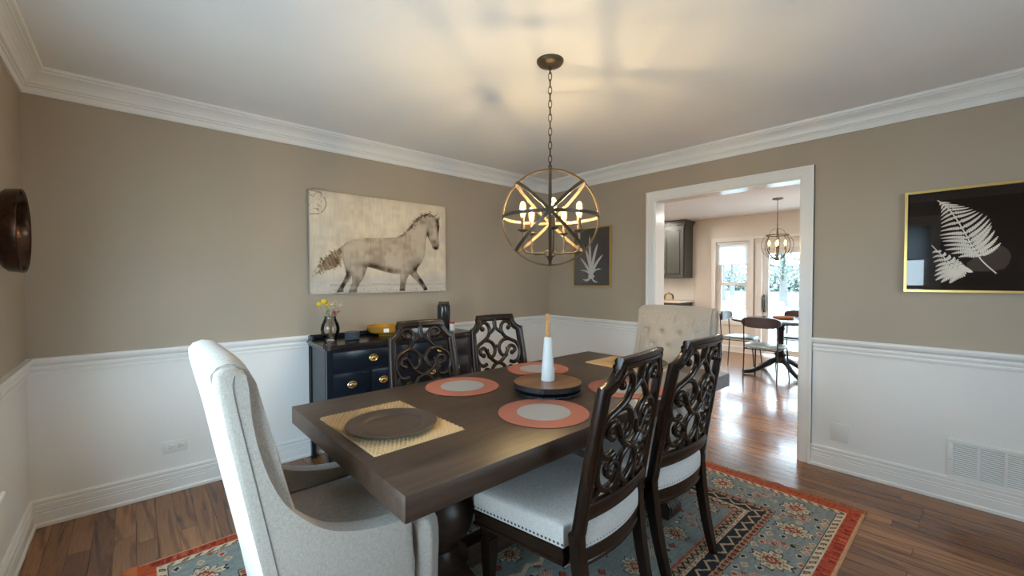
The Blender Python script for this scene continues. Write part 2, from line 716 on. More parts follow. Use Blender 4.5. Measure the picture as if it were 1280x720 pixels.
def casing(name, axis, pos, out, a0, a1, z0, z1, wd=0.072, th=0.022, bottom=False, mt=None, label=None):
    """flat stepped casing around an opening in wall plane axis=pos; `out` = +-1"""
    bm_ = bmesh.new()

    def bar(u0, u1, v0, v1, t_):
        p0, p1 = sorted((pos, pos + out * t_))
        if axis == 'x':
            box(bm_, p0, p1, u0, u1, v0, v1)
        else:
            box(bm_, u0, u1, p0, p1, v0, v1)
    zb = z0 - (wd if bottom else 0)
    for (s0, s1) in ((a0 - wd, a0), (a1, a1 + wd)):
        bar(s0, s1, zb, z1 + wd, th * 0.7)
    bar(a0, a1, z1, z1 + wd, th * 0.7)
    e = 0.016
    bar(a0 - wd, a0 - wd + e, zb, z1 + wd, th)
    bar(a1 + wd - e, a1 + wd, zb, z1 + wd, th)
    bar(a0 - wd + e, a1 + wd - e, z1 + wd - e, z1 + wd, th)
    if bottom:
        bar(a0, a1, zb, z0, th * 0.7)
    return struct(name, bm_, mt or M['white'], label)


casing('trim_%d' % n, 'x', X2, -1, DY0, DY1, 0, DZ, 0.072, 0.024, label='white casing around the opening to the nook'); n += 1
casing('trim_%d' % n, 'x', X2 + T, 1, DY0, DY1, 0, DZ); n += 1
bm = bmesh.new()
e = 0.014
box(bm, X2 - 0.002, X2 + T + 0.002, DY0, DY0 + e, 0, DZ)
box(bm, X2 - 0.002, X2 + T + 0.002, DY1 - e, DY1, 0, DZ)
box(bm, X2 - 0.002, X2 + T + 0.002, DY0 + e, DY1 - e, DZ - e, DZ)
struct('trim_%d' % n, bm, mat('semi_gloss_white', (0.82, 0.81, 0.79), 0.16), 'glossy white jamb lining of the opening'); n += 1


# ------------------------------------------------------------------ windows
def window(name, x, out, y0, y1, z0, z1, sashes, meet, mt, label, fr=0.045):
    """x = plane of the sash; sashes = list of (ya, yb)"""
    bm_ = bmesh.new()
    d = 0.04
    box(bm_, x - d, x + d, y0, y0 + 0.03, z0, z1)
    box(bm_, x - d, x + d, y1 - 0.03, y1, z0, z1)
    box(bm_, x - d, x + d, y0 + 0.03, y1 - 0.03, z1 - 0.03, z1)
    box(bm_, x - d, x + d, y0 + 0.03, y1 - 0.03, z0, z0 + 0.03)
    root = struct(name, bm_, mt, label)
    for ya, yb in sashes:
        for k, (za, zb) in enumerate(((z0 + 0.03, meet + 0.02), (meet - 0.02, z1 - 0.03)) if meet else ((z0 + 0.03, z1 - 0.03),)):
            xs = x + (0.014 if k else -0.014) * out
            b = bmesh.new()
            box(b, xs - 0.013, xs + 0.013, ya, ya + fr, za, zb)
            box(b, xs - 0.013, xs + 0.013, yb - fr, yb, za, zb)
            box(b, xs - 0.013, xs + 0.013, ya + fr, yb - fr, za, za + fr)
            box(b, xs - 0.013, xs + 0.013, ya + fr, yb - fr, zb - fr, zb)
            s_ = obj('sash', b, mt, root, smooth=False)
            b = bmesh.new()
            vs = [b.verts.new((xs, yy, zz)) for yy, zz in ((ya + fr, za + fr), (yb - fr, za + fr), (yb - fr, zb - fr), (ya + fr, zb - fr))]
            b.faces.new(vs)
            obj('pane', b, M['glass'], s_, smooth=False)
    return root


mid = (WY0 + WY1) / 2
w1 = window('window_1', X0 - 0.10, -1, WY0, WY1, WZ0, WZ1, [(WY0 + 0.03, mid - 0.03), (mid + 0.03, WY1 - 0.03)], 1.20, M['white'], 'white double-hung window pair beside the camera')
b = bmesh.new()
box(b, X0 - 0.14, X0 - 0.06, mid - 0.03, mid + 0.03, WZ0 + 0.03, WZ1 - 0.03)
obj('mullion', b, M['white'], w1, smooth=False)
casing('trim_%d' % n, 'x', X0, 1, WY0, WY1, WZ0, WZ1, 0.08); n += 1
bm = bmesh.new()
rbox(bm, X0 - 0.05, X0 + 0.052, WY0 - 0.10, WY1 + 0.11, WZ0 - 0.03, WZ0 - 0.002, 0.006)
struct('trim_%d' % n, bm, M['white'], 'white window stool at the left edge', smooth=True); n += 1
window('window_2', NX + 0.09, 1, WN['y0'], WN['y1'], WN['z0'], WN['z1'], [(WN['y0'] + 0.03, WN['y1'] - 0.03)], 1.22, M['white'], 'white double-hung window in the nook')
casing('trim_%d' % n, 'x', NX, -1, WN['y0'], WN['y1'], WN['z0'], WN['z1'], 0.075, bottom=True, label='white casing around the nook window'); n += 1
ym = (DN['y0'] + DN['y1']) / 2
window('door_1', NX + 0.08, 1, DN['y0'], DN['y1'], DN['z0'], DN['z1'], [(DN['y0'] + 0.03, ym + 0.04), (ym - 0.04, DN['y1'] - 0.03)], None, M['white'], 'white sliding patio door of the nook', 0.06)
casing('trim_%d' % n, 'x', NX, -1, DN['y0'], DN['y1'], 0.0, DN['z1'], 0.09, 0.03, label='white casing around the patio door'); n += 1
bm = bmesh.new()
box(bm, NX - 0.05, NX, 0.45, 2.62, 2.0, 2.045)
struct('trim_%d' % n, bm, M['white'], 'white ledge moulding above the patio door'); n += 1
# patio door handle
b = bmesh.new()
rbox(b, NX - 0.012, NX + 0.04, 2.445, 2.475, 0.74, 1.04, 0.004)
tube(b, spline([(NX - 0.01, 2.46, 0.80), (NX - 0.045, 2.46, 0.83), (NX - 0.05, 2.46, 0.90), (NX - 0.045, 2.46, 0.97), (NX - 0.01, 2.46, 1.0)]), 0.008, 8)
dh = obj('handle', b, M['black'], bpy.data.objects['door_1'])


bm = bmesh.new()
for (a0_, a1_, c0_, c1_) in ((SX0, SX0 + .04, .90, 2.03), (SX1 - .04, SX1, .90, 2.03), (SX0 + .04, SX1 - .04, .90, .94), (SX0 + .04, SX1 - .04, 1.99, 2.03), (1.92, 1.98, .94, 1.99)):
    box(bm, a0_, a1_, Y0 - 0.13, Y0 - 0.05, c0_, c1_)
w3 = struct('fill_window', bm, M['white'], 'white double-hung window pair added unseen behind the camera for fill daylight')  # unseen window, added to bring fill daylight into the dining room
for a0_, a1_ in ((SX0 + .04, 1.92), (1.98, SX1 - .04)):
    for k, (c0_, c1_) in enumerate(((.94, 1.48), (1.45, 1.99))):
        yy = Y0 - 0.10 + 0.014 * (1 - 2 * k)
        b = bmesh.new()
        for (p0, p1, q0, q1) in ((a0_, a0_ + .045, c0_, c1_), (a1_ - .045, a1_, c0_, c1_), (a0_ + .045, a1_ - .045, c0_, c0_ + .045), (a0_ + .045, a1_ - .045, c1_ - .045, c1_)):
            box(b, p0, p1, yy - .013, yy + .013, q0, q1)
        s_ = obj('sash', b, M['white'], w3, smooth=False)
        b = bmesh.new()
        b.faces.new([b.verts.new((p, yy, q)) for p, q in ((a0_ + .045, c0_ + .045), (a1_ - .045, c0_ + .045), (a1_ - .045, c1_ - .045), (a0_ + .045, c1_ - .045))])
        obj('pane', b, M['glass'], s_, smooth=False)
casing('trim_%d' % n, 'y', Y0, 1, SX0, SX1, 0.90, 2.03, 0.08, bottom=True); n += 1


# shades
def shade(name, x, y0, y1, z0, z1, label, col, cell):
    m_ = mat(name + '_cloth', col, 0.8)
    p = m_.node_tree.nodes['Principled BSDF']
    t_ = m_.node_tree
    tr = t_.nodes.new('ShaderNodeBsdfTranslucent')
    tr.inputs[0].default_value = (*[min(1, c * 1.1) for c in col], 1)
    mx = t_.nodes.new('ShaderNodeMixShader')
    mx.inputs[0].default_value = 0.45
    o_ = t_.nodes['Material Output']
    t_.links.new(p.outputs[0], mx.inputs[1])
    t_.links.new(tr.outputs[0], mx.inputs[2])
    t_.links.new(mx.outputs[0], o_.inputs[0])
    root = thing(name, label, 'window shade', (x, (y0 + y1) / 2, z0))
    b_ = bmesh.new()
    hw = (y1 - y0) / 2
    rows = []
    k = max(2, int((z1 - z0) / cell))
    for i in range(2 * k + 1):
        z = (z1 - z0) * i / (2 * k)
        xx = 0.006 if (i % 2) else 0.0
        rows.append((b_.verts.new((xx, -hw, z)), b_.verts.new((xx, hw, z))))
    for (p0, q0), (p1, q1) in zip(rows, rows[1:]):
        b_.faces.new((p0, q0, q1, p1))
    obj('cloth', b_, m_, root, smooth=False)
    b_ = bmesh.new()
    rbox(b_, -0.012, 0.016, -hw, hw, -0.022, 0.0, 0.003)
    obj('bottom_rail', b_, M['white'], root)
    b_ = bmesh.new()
    rbox(b_, -0.018, 0.022, -hw, hw, z1 - z0, z1 - z0 + 0.03, 0.003)
    obj('head_rail', b_, M['white'], root)


shade('cellular_shade', X0 - 0.035, WY0 + 0.012, WY1 - 0.012, 1.575, WZ1 - 0.04, 'grey cellular shade half lowered over the dining room window, seen reflected in the fern glass', (0.36, 0.40, 0.42), 0.02)
shade('roller_shade', NX + 0.025, WN['y0'] + 0.012, WN['y1'] - 0.012, 1.58, WN['z1'] - 0.04, 'white shade half lowered over the nook window', (0.86, 0.88, 0.88), 0.2)

# ------------------------------------------------------------------ outdoors
def m_grass():
    m = mat('lawn', (0.2, 0.3, 0.1), 0.95, spec=0.1)
    t = NT(m)
    f = t.noise(t.coord('Object'), 0.35, 5)
    t.color(t.ramp(f, [(0.3, (0.085, 0.090, 0.075)), (0.7, (0.12, 0.122, 0.10))]))
    return m


M['grass'] = m_grass()
bm = bmesh.new()
box(bm, NX + T + 0.01, 90, -60, 70, -1.0, -0.55)
struct('ground_east', bm, M['grass'], 'pale lawn beyond the patio door')
bm = bmesh.new()
box(bm, -60, X0 - T - 0.02, -40, 50, -1.0, -0.55)
M['pave'] = m_paint('bounce_ground', (0.50, 0.50, 0.50), 0.9, 0.08)  # unseen ground, made pale so it bounces daylight up to the ceiling
struct('ground_west', bm, M['pave'])
bm = bmesh.new()
box(bm, X0 - T, NX + T, -40, Y0 - T - 0.02, -1.0, -0.55)
struct('ground_south', bm, M['pave'])
M['deck'] = m_wood('deck_boards', (0.35, 0.32, 0.29), (0.5, 0.47, 0.43), 0.8, 'y')
deck = thing('deck', 'grey board deck outside the patio door', 'deck', (NX + T + 0.02, 2.0, -0.5))
bm = bmesh.new()
box(bm, 0, 2.9, -3.4, 3.4, 0, 0.34)
obj('deck_frame', bm, M['deck'], deck, smooth=False)
bm = bmesh.new()
for i in range(20):
    box(bm, i * 0.145, i * 0.145 + 0.138, -3.4, 3.4, 0.34, 0.37)
o = obj('deck_boards', bm, M['deck'], deck, smooth=False)
o['kind'] = 'stuff'
M['railw'] = mat('white_vinyl', (0.75, 0.75, 0.74), 0.5)
rl = thing('deck_railing', 'white balustrade railing at the edge of the deck', 'railing', (10.9, 2.0, -0.13))
bm = bmesh.new(); rbox(bm, -0.04, 0.04, -3.3, 3.3, 0.76, 0.80, 0.008); obj('top_rail', bm, M['railw'], rl)
bm = bmesh.new(); rbox(bm, -0.025, 0.025, -3.3, 3.3, 0.08, 0.13, 0.005); obj('bottom_rail', bm, M['railw'], rl)
bm = bmesh.new()
box(bm, -0.018, 0.018, -0.018, 0.018, 0.12, 0.77)
first = obj('baluster', bm, M['railw'], rl, smooth=False)
for i in range(50):
    y = -3.2 + i * 0.13
    o = first if i == 0 else first.copy()
    if i:
        sc.collection.objects.link(o)
    o.location = (0, y, 0)
bm = bmesh.new()
box(bm, -0.05, 0.05, -0.05, 0.05, 0, 0.86)
lathe(bm, [(0.07, 0.86), (0.07, 0.88), (0.0, 0.93)], 4)
first = obj('post', bm, M['railw'], rl, smooth=False)
for i, y in enumerate((-3.3, -1.65, 0.0, 1.0, 3.3)):
    o = first if i == 0 else first.copy()
    if i:
        sc.collection.objects.link(o)
    o.location = (0, y, 0)

M['bark'] = mat('bark', (0.13, 0.12, 0.11), 0.9)
M['leafg'] = mat('grey_green_leaves', (0.13, 0.16, 0.135), 0.9, spec=0.1)


def tree(x, y, h, r, label, seed, leaves=1800):
    rg = random.Random(seed)
    root = thing('tree', label, 'tree', (x, y, -0.56), group='trees beyond the lawn')
    b_ = bmesh.new()
    tube(b_, [(0, 0, 0), (0.05, 0, h * 0.2), (0, 0.05, h * 0.5), (0, 0, h * 0.9)], 0.035 * h, 8, taper=[1.2, 0.9, 0.6, 0.15])
    obj('trunk', b_, M['bark'], root)
    b_ = bmesh.new()
    ends = []
    for i in range(16):
        z = h * rg.uniform(0.25, 0.8)
        a = rg.uniform(0, 2 * PI)
        L = r * rg.uniform(0.6, 1.0)
        p = Vector((math.cos(a) * L, math.sin(a) * L, z + L * rg.uniform(0.2, 0.7)))
        tube(b_, [(0, 0, z), tuple(p * 0.5 + Vector((0, 0, z * 0.45))), tuple(p)], 0.012 * h, 5, taper=[1, 0.6, 0.2])
        ends.append(p)
        ends.append(p * 0.6 + Vector((0, 0, z * 0.38)))
    obj('branches', b_, M['bark'], root)
    b_ = bmesh.new()
    for i in range(leaves):
        c = rg.choice(ends)
        q = Vector((rg.gauss(0, 1), rg.gauss(0, 1), rg.gauss(0, 0.8))) * r * 0.22 + c
        s = rg.uniform(0.05, 0.12)
        u = Vector((rg.gauss(0, 1), rg.gauss(0, 1), rg.gauss(0, 1))).normalized()
        v = u.orthogonal().normalized()
        b_.faces.new([b_.verts.new(q + u * s), b_.verts.new(q + v * s * 0.7), b_.verts.new(q - u * s), b_.verts.new(q - v * s * 0.7)])
    o_ = obj('foliage', b_, M['leafg'], root, smooth=False)
    o_['kind'] = 'stuff'


tree(33, 9.0, 7.0, 3.0, 'broad bare-looking tree on the lawn, straight beyond the patio door', 1, 2600)
tree(38, 15.0, 8.0, 3.6, 'hazy green tree seen through the nook window upper pane', 2, 3000)
tree(50, 18.6, 6.5, 3.2, 'smaller tree between the patio door tree and the window tree', 3, 2200)
tree(36, -1.5, 9.0, 3.8, 'tall tree at the right edge of the patio door glass', 4, 2600)
tree(50, 27.0, 8.0, 4.0, 'leftmost distant tree seen through the nook window', 5, 2600)
bm = bmesh.new()
rg = random.Random(8)
for i in range(9000):
    q = Vector((70 + rg.gauss(0, 1.5), rg.uniform(-15, 45), rg.uniform(-0.5, 2.4 + 0.9 * math.sin(i * 0.001))))
    s = rg.uniform(0.15, 0.35)
    u = Vector((rg.gauss(0, 1), rg.gauss(0, 1), rg.gauss(0, 1))).normalized()
    v = u.orthogonal().normalized()
    bm.faces.new([bm.verts.new(q + u * s), bm.verts.new(q + v * s), bm.verts.new(q - u * s), bm.verts.new(q - v * s)])
o = obj('hedgerow', bm, M['leafg'], smooth=False)
o['kind'] = 'stuff'
tag(o, 'grey green hedgerow along the far edge of the lawn', 'hedge')

# ================================================================== OBJECTS
# ------------------------------------------------------------------ rug
def grid_print(name, nx, ny, fn, colorfn, m, parent=None):
    """grid mesh; fn(U,V)->(x,y,z) arrays; colorfn(U,V)->(n,3) linear colours"""
    U, V = np.meshgrid((np.arange(nx + 1)) / nx, (np.arange(ny + 1)) / ny)
    P = np.stack(fn(U, V), -1).reshape(-1, 3).astype(np.float32)
    idx = np.arange((nx + 1) * (ny + 1)).reshape(ny + 1, nx + 1)
    q = np.stack([idx[:-1, :-1], idx[:-1, 1:], idx[1:, 1:], idx[1:, :-1]], -1).reshape(-1, 4)
    me = bpy.data.meshes.new(name)
    me.vertices.add(len(P))
    me.vertices.foreach_set('co', P.ravel())
    me.loops.add(q.size)
    me.loops.foreach_set('vertex_index', q.ravel().astype(np.int32))
    me.polygons.add(len(q))
    me.polygons.foreach_set('loop_start', np.arange(0, q.size, 4, dtype=np.int32))
    me.polygons.foreach_set('loop_total', np.full(len(q), 4, dtype=np.int32))
    me.update()
    C = colorfn(U, V).reshape(-1, 3)
    at = me.color_attributes.new('print', 'FLOAT_COLOR', 'POINT')
    at.data.foreach_set('color', np.concatenate([C, np.ones((len(C), 1))], 1).astype(np.float32).ravel())
    me.materials.append(m)
    me.shade_smooth()
    o_ = bpy.data.objects.new(name, me)
    sc.collection.objects.link(o_)
    if parent is not None:
        o_.parent = parent
    return o_


def srgb(*c):
    c = np.array(c) / 255.0
    return np.where(c <= 0.04045, c / 12.92, ((c + 0.055) / 1.055) ** 2.4)


RX0, RX1, RY0, RY1 = -0.01, 3.01, 0.408, 2.56


def vnoise(X, Y, seed):
    rs = np.random.RandomState(seed)
    t = rs.rand(64, 64)
    xi, yi = np.floor(X).astype(int), np.floor(Y).astype(int)
    fx, fy = X - xi, Y - yi
    fx, fy = fx * fx * (3 - 2 * fx), fy * fy * (3 - 2 * fy)
    g = lambda a, b: t[a % 64, b % 64]
    return (g(xi, yi) * (1 - fx) + g(xi + 1, yi) * fx) * (1 - fy) + (g(xi, yi + 1) * (1 - fx) + g(xi + 1, yi + 1) * fx) * fy


def rug_colors(U, V):
    Lx, Ly = RX1 - RX0, RY1 - RY0
    x, y = U * Lx, V * Ly
    dx = np.minimum(x, Lx - x)
    dy = np.minimum(y, Ly - y)
    d = np.minimum(dx, dy)
    horiz = dy < dx                      # nearest edge is a long side: run coordinate is x
    s = np.where(horiz, x - Lx / 2, y - Ly / 2)
    C = np.zeros(U.shape + (3,))
    blue, cream, navy = srgb(134, 138, 134), srgb(206, 184, 156), srgb(44, 40, 44)
    rust, tan, orange = srgb(172, 72, 48), srgb(176, 142, 108), srgb(188, 84, 46)
    C[:] = blue
    wob = (vnoise(x * 60, y * 60, 1) - 0.5) * 0.006
    xx, yy, dd, ss = x + wob, y + wob, d + wob, s + wob

    def put(mask, c):
        C[mask] = c

    def flower(cx, cy, a, b, seed):
        """stepped medallion, long axis along b"""
        r_ = np.abs(xx - cx) / a + np.abs(yy - cy) / b
        th = np.arctan2((yy - cy) / b, (xx - cx) / a)
        r2_ = r_ * (1 + 0.16 * np.cos(th * 12))
        put(r2_ < 1.0, navy)
        put(r2_ < 0.90, cream)
        put((r2_ < 0.78) & (np.cos(th * 12) > -0.3), navy)
        put((r2_ < 0.74) & (np.cos(th * 12) > 0.1), tan)
        put(r2_ < 0.50, cream)
        put(r2_ < 0.42, navy)
        put(r2_ < 0.36, rust)
        put(r2_ < 0.16, cream)
        put(r2_ < 0.08, navy)

    def curl(cx, cy, r_, a0, c1, flip=1, w_=0.007):
        X_, Y_ = (xx - cx), (yy - cy) * flip
        rad = np.hypot(X_, Y_)
        th = (np.arctan2(Y_, X_) - a0) % (2 * PI)
        sp = r_ * (0.35 + 0.65 * th / (2 * PI))
        m1 = (np.abs(rad - sp) < w_) & (th < 5.2)
        m2 = (np.abs(rad - sp) < w_ * 0.45) & (th < 5.2)
        put(m1, cream)
        put(m2, c1)
        put(np.hypot(X_ - r_ * 0.33 * math.cos(a0), Y_ - r_ * 0.33 * math.sin(a0)) < w_ * 1.6, c1)

    # field motifs
    rs = random.Random(5)
    for i in range(-5, 6):
        for j in range(-2, 3):
            cx, cy = Lx / 2 + i * 0.185, Ly / 2 + j * 0.225
            if abs(cx - Lx / 2) < Lx / 2 - 0.56 and abs(cy - Ly / 2) < Ly / 2 - 0.56:
                if (i + j) % 2:
                    flower(cx, cy, 0.075, 0.075, 0)
                else:
                    for q in range(4):
                        a = q * PI / 2 + 0.6
                        curl(cx + 0.045 * math.cos(a), cy + 0.045 * math.sin(a), 0.030, a, (rust, navy)[q % 2], w_=0.006)
                        px, py = cx + 0.09 * math.cos(a + 0.5), cy + 0.09 * math.sin(a + 0.5)
                        r_ = np.abs(xx - px) + np.abs(yy - py)
                        put(r_ < 0.022, navy)
                        put(r_ < 0.016, (rust, cream, tan, rust)[q])
    zz = (np.abs(((xx * 9) % 1) - 0.5) - 0.25) * 0.06
    put((np.abs(yy - Ly / 2 - zz - 0.13) < 0.012), cream)
    put((np.abs(yy - Ly / 2 - zz + 0.13) < 0.012), cream)
    # borders from the field outward
    b = dd
    put(b < 0.510, tan)
    put((b < 0.510) & (b > 0.500), rust)
    tri = np.abs((ss * 22) % 1 - 0.5) * 2
    put((b < 0.497) & (b > 0.468) & (np.abs((b - 0.482) / 0.014 - (tri * 2 - 1)) < 0.55), navy)
    put((b < 0.465), navy)
    put((b < 0.462) & (b > 0.444), cream)
    put((b < 0.456) & (b > 0.450) & ((ss * 30) % 1 < 0.6), rust)
    put((b < 0.440) & (b > 0.375), navy)
    tri2 = np.abs((ss * 11) % 1 - 0.5) * 2
    put((b < 0.437) & (b > 0.378) & (np.abs((b - 0.4075) / 0.026 - (tri2 * 2 - 1) * 0.8) < 0.30), tan)
    put((b < 0.437) & (b > 0.378) & (np.abs((b - 0.4075) / 0.026 - (tri2 * 2 - 1) * 0.8) < 0.10), cream)
    put((b < 0.375), tan)
    put((b < 0.372) & (b > 0.345) & (((ss * 26) % 1) < 0.5) & (np.abs(b - 0.358) < 0.008), rust)
    put((b < 0.372) & (b > 0.345) & (((ss * 26 + 0.5) % 1) < 0.35) & (np.abs(b - 0.358) < 0.011), navy)
    put((b < 0.343), navy)
    mb = (b < 0.339)
    put(mb, blue)
    # main border medallions
    mcen = 0.222
    for k in range(-4, 5):
        for sgn in (0, 1):
            cx = Lx / 2 + k * 0.345
            cy = mcen if sgn == 0 else Ly - mcen
            if abs(k) == 4:
                continue
            flower(cx, cy, 0.075 if k % 2 else 0.085, 0.10, k)
            for q, (ox, oy) in enumerate(((0.15, 0.045), (0.195, -0.045), (0.17, 0.0))):
                curl(cx + ox, cy + oy, 0.036, q * 2.1 + k, (rust, navy, rust)[q], 1 if k % 2 else -1)
            for (ox, oy, c_) in ((0.12, 0.08, rust), (0.22, 0.075, tan), (0.125, -0.08, navy), (0.225, -0.09, rust), (0.17, 0.095, navy), (0.175, -0.095, tan), (0.10, 0.0, tan), (0.245, 0.02, navy), (0.07, 0.10, tan), (-0.07, 0.10, navy), (0.06, -0.10, rust), (-0.07, -0.10, tan)):
                r_ = np.abs(xx - cx - ox) * 0.8 + np.abs(yy - cy - oy)
                put(r_ < 0.019, cream)
                put(r_ < 0.013, c_)
    for k in range(-2, 3):
        for sgn in (0, 1):
            cy = Ly / 2 + k * 0.40
            cx = mcen if sgn == 0 else Lx - mcen
            flower(cx, cy, 0.10, 0.080, k)
            for q, (oy, ox) in enumerate(((0.17, 0.045), (0.23, -0.045), (0.2, 0.0))):
                curl(cx + ox, cy + oy, 0.036, q * 2.1 + k, (rust, navy, rust)[q], 1 if k % 2 else -1)
            for (oy, ox, c_) in ((0.12, 0.085, rust), (0.26, 0.08, tan), (0.13, -0.085, navy), (0.27, -0.09, rust), (0.20, 0.095, navy), (0.20, -0.095, tan), (0.11, 0.0, tan), (0.29, 0.01, navy), (0.06, 0.10, tan), (-0.06, -0.10, rust)):
                r_ = np.abs(xx - cx - ox) + np.abs(yy - cy - oy) * 0.8
                put(r_ < 0.019, cream)
                put(r_ < 0.013, c_)
    ed = d
    put(ed < 0.108, navy)
    put(ed < 0.105, cream)
    slant = ((ss + (b - 0.09) * 0.9) * 20) % 1
    put((ed < 0.101) & (ed > 0.077) & (slant < 0.42), navy)
    put((ed < 0.097) & (ed > 0.082) & (slant > 0.1) & (slant < 0.26), tan)
    put(ed < 0.074, cream)
    put((ed < 0.071), rust)
    st = vnoise(ss * 130, ed * 30, 4)
    put((ed < 0.071) & (st < 0.33), srgb(140, 46, 32))
    put((ed < 0.071) & (st > 0.80), srgb(196, 100, 72))
    put(ed < 0.013, srgb(202, 150, 110))
    ends = (dx < 0.071) & (dy > dx)
    put(ends, orange)
    put(ends & (vnoise(y * 130, x * 20, 6) < 0.35), srgb(168, 64, 34))
    # abrash: woven streaks
    n1 = vnoise(x * 25, y * 160, 7) * 0.5 + vnoise(x * 180, y * 180, 8) * 0.5
    C *= (0.60 + 0.5 * n1)[..., None] * np.array([1.03, 1.0, 0.95])
    return C


M['rug'] = m_attr('rug_wool', 0.95, 0.22, 420, 0.5)
rug = thing('patterned_rug', 'blue grey patterned rug with rust border under the dining table', 'rug', ((RX0 + RX1) / 2, (RY0 + RY1) / 2, 0))


def rug_fn(U, V):
    x, y = (U - 0.5) * (RX1 - RX0), (V - 0.5) * (RY1 - RY0)
    e = np.minimum(np.minimum(U, 1 - U) * (RX1 - RX0), np.minimum(V, 1 - V) * (RY1 - RY0))
    z = np.where(e < 0.002, 0.0005, 0.009) + 0.0006 * vnoise(x * 150 + 500, y * 150 + 500, 2)
    return x, y, z


grid_print('pile', 760, 540, rug_fn, rug_colors, M['rug'], rug)
M['fringe'] = m_paint('orange_fringe', (0.33, 0.085, 0.025), 0.95, 0.3, 0.3)
for sx in (-1, 1):
    b = bmesh.new()
    rg = random.Random(2)
    for i in range(330):
        y = -1.075 + 2.15 * i / 329
        L = rg.uniform(0.035, 0.06)
        x = sx * (RX1 - RX0) / 2
        dy_ = rg.uniform(-0.012, 0.012)
        tube(b, [(x - sx * 0.004, y, 0.008), (x + sx * L * 0.5, y + dy_ * 0.5, 0.009), (x + sx * L, y + dy_, 0.003)], 0.0034, 4, taper=[1, 1.1, 0.5])
    o = obj('fringe', b, M['fringe'], rug)
    o['kind'] = 'stuff'

ZR_ = 0.0105    # top of the rug

# ------------------------------------------------------------------ dining table
tb = thing('dining_table', 'long dark brown wooden dining table with thick plank top on a pedestal trestle', 'table', (1.562, 1.502, ZR_))
b = bmesh.new()
rbox(b, -1.05, 1.05, -0.52, 0.52, 0.675, 0.75, 0.0035)
obj('tabletop', b, M['table'], tb)
b = bmesh.new()
rbox(b, -0.86, 0.86, -0.34, 0.34, 0.60, 0.674, 0.004)
obj('apron', b, M['table'], tb)
ped = [(0.10, 0.10), (0.125, 0.12), (0.125, 0.15), (0.09, 0.17), (0.075, 0.20), (0.095, 0.23), (0.135, 0.28), (0.15, 0.34), (0.14, 0.39), (0.10, 0.44), (0.07, 0.47), (0.07, 0.49), (0.095, 0.50), (0.095, 0.52), (0.075, 0.535), (0.09, 0.56), (0.12, 0.58), (0.12, 0.605)]
for i, x in enumerate((-0.625, 0.625)):
    b = bmesh.new()
    lathe(b, ped, 32, (x, 0, 0))
    obj('pedestal', b, M['table'], tb)
    b = bmesh.new()
    # carved trestle foot: scrolled profile in y-z
    half = [(0, 0.155), (0.10, 0.155), (0.18, 0.135), (0.24, 0.105), (0.30, 0.098), (0.345, 0.108), (0.385, 0.10), (0.405, 0.075), (0.405, 0.03), (0.395, 0.0), (0.26, 0.0), (0.22, 0.02), (0.12, 0.035), (0, 0.035)]
    poly = half + [(-a, c) for a, c in half[::-1]][1:-1]
    prism(b, poly, lambda a, c, d: (x + d, a, c), -0.058, 0.058)
    bmesh.ops.bevel(b, geom=b.edges[:], offset=0.004, segments=1, affect='EDGES')
    for s_ in (-1, 1):
        for q in range(5):
            tube(b, [(x - 0.044 + q * 0.022, s_ * 0.30, 0.100), (x - 0.044 + q * 0.022, s_ * 0.345, 0.110), (x - 0.044 + q * 0.022, s_ * 0.39, 0.098), (x - 0.044 + q * 0.022, s_ * 0.407, 0.07), (x - 0.044 + q * 0.022, s_ * 0.407, 0.03)], 0.009, 6)
    obj('foot', b, M['table'], tb)
b = bmesh.new()
rbox(b, -0.60, 0.60, -0.04, 0.04, 0.05, 0.15, 0.006)
obj('stretcher', b, M['table'], tb)


# ------------------------------------------------------------------ carved side chairs
def rake(z):
    if z >= 0.455:
        return 0.086 * ((z - 0.455) / 0.51) ** 1.05
    t = (0.455 - z) / 0.455
    return 0.075 * t ** 1.7


def yb(u, z, k=1.0):
    return rake(z) + 0.030 * (1 - (u / 0.235) ** 2) * k


def back_pt(u, z, d):
    return (u, yb(u, z) - d, z)


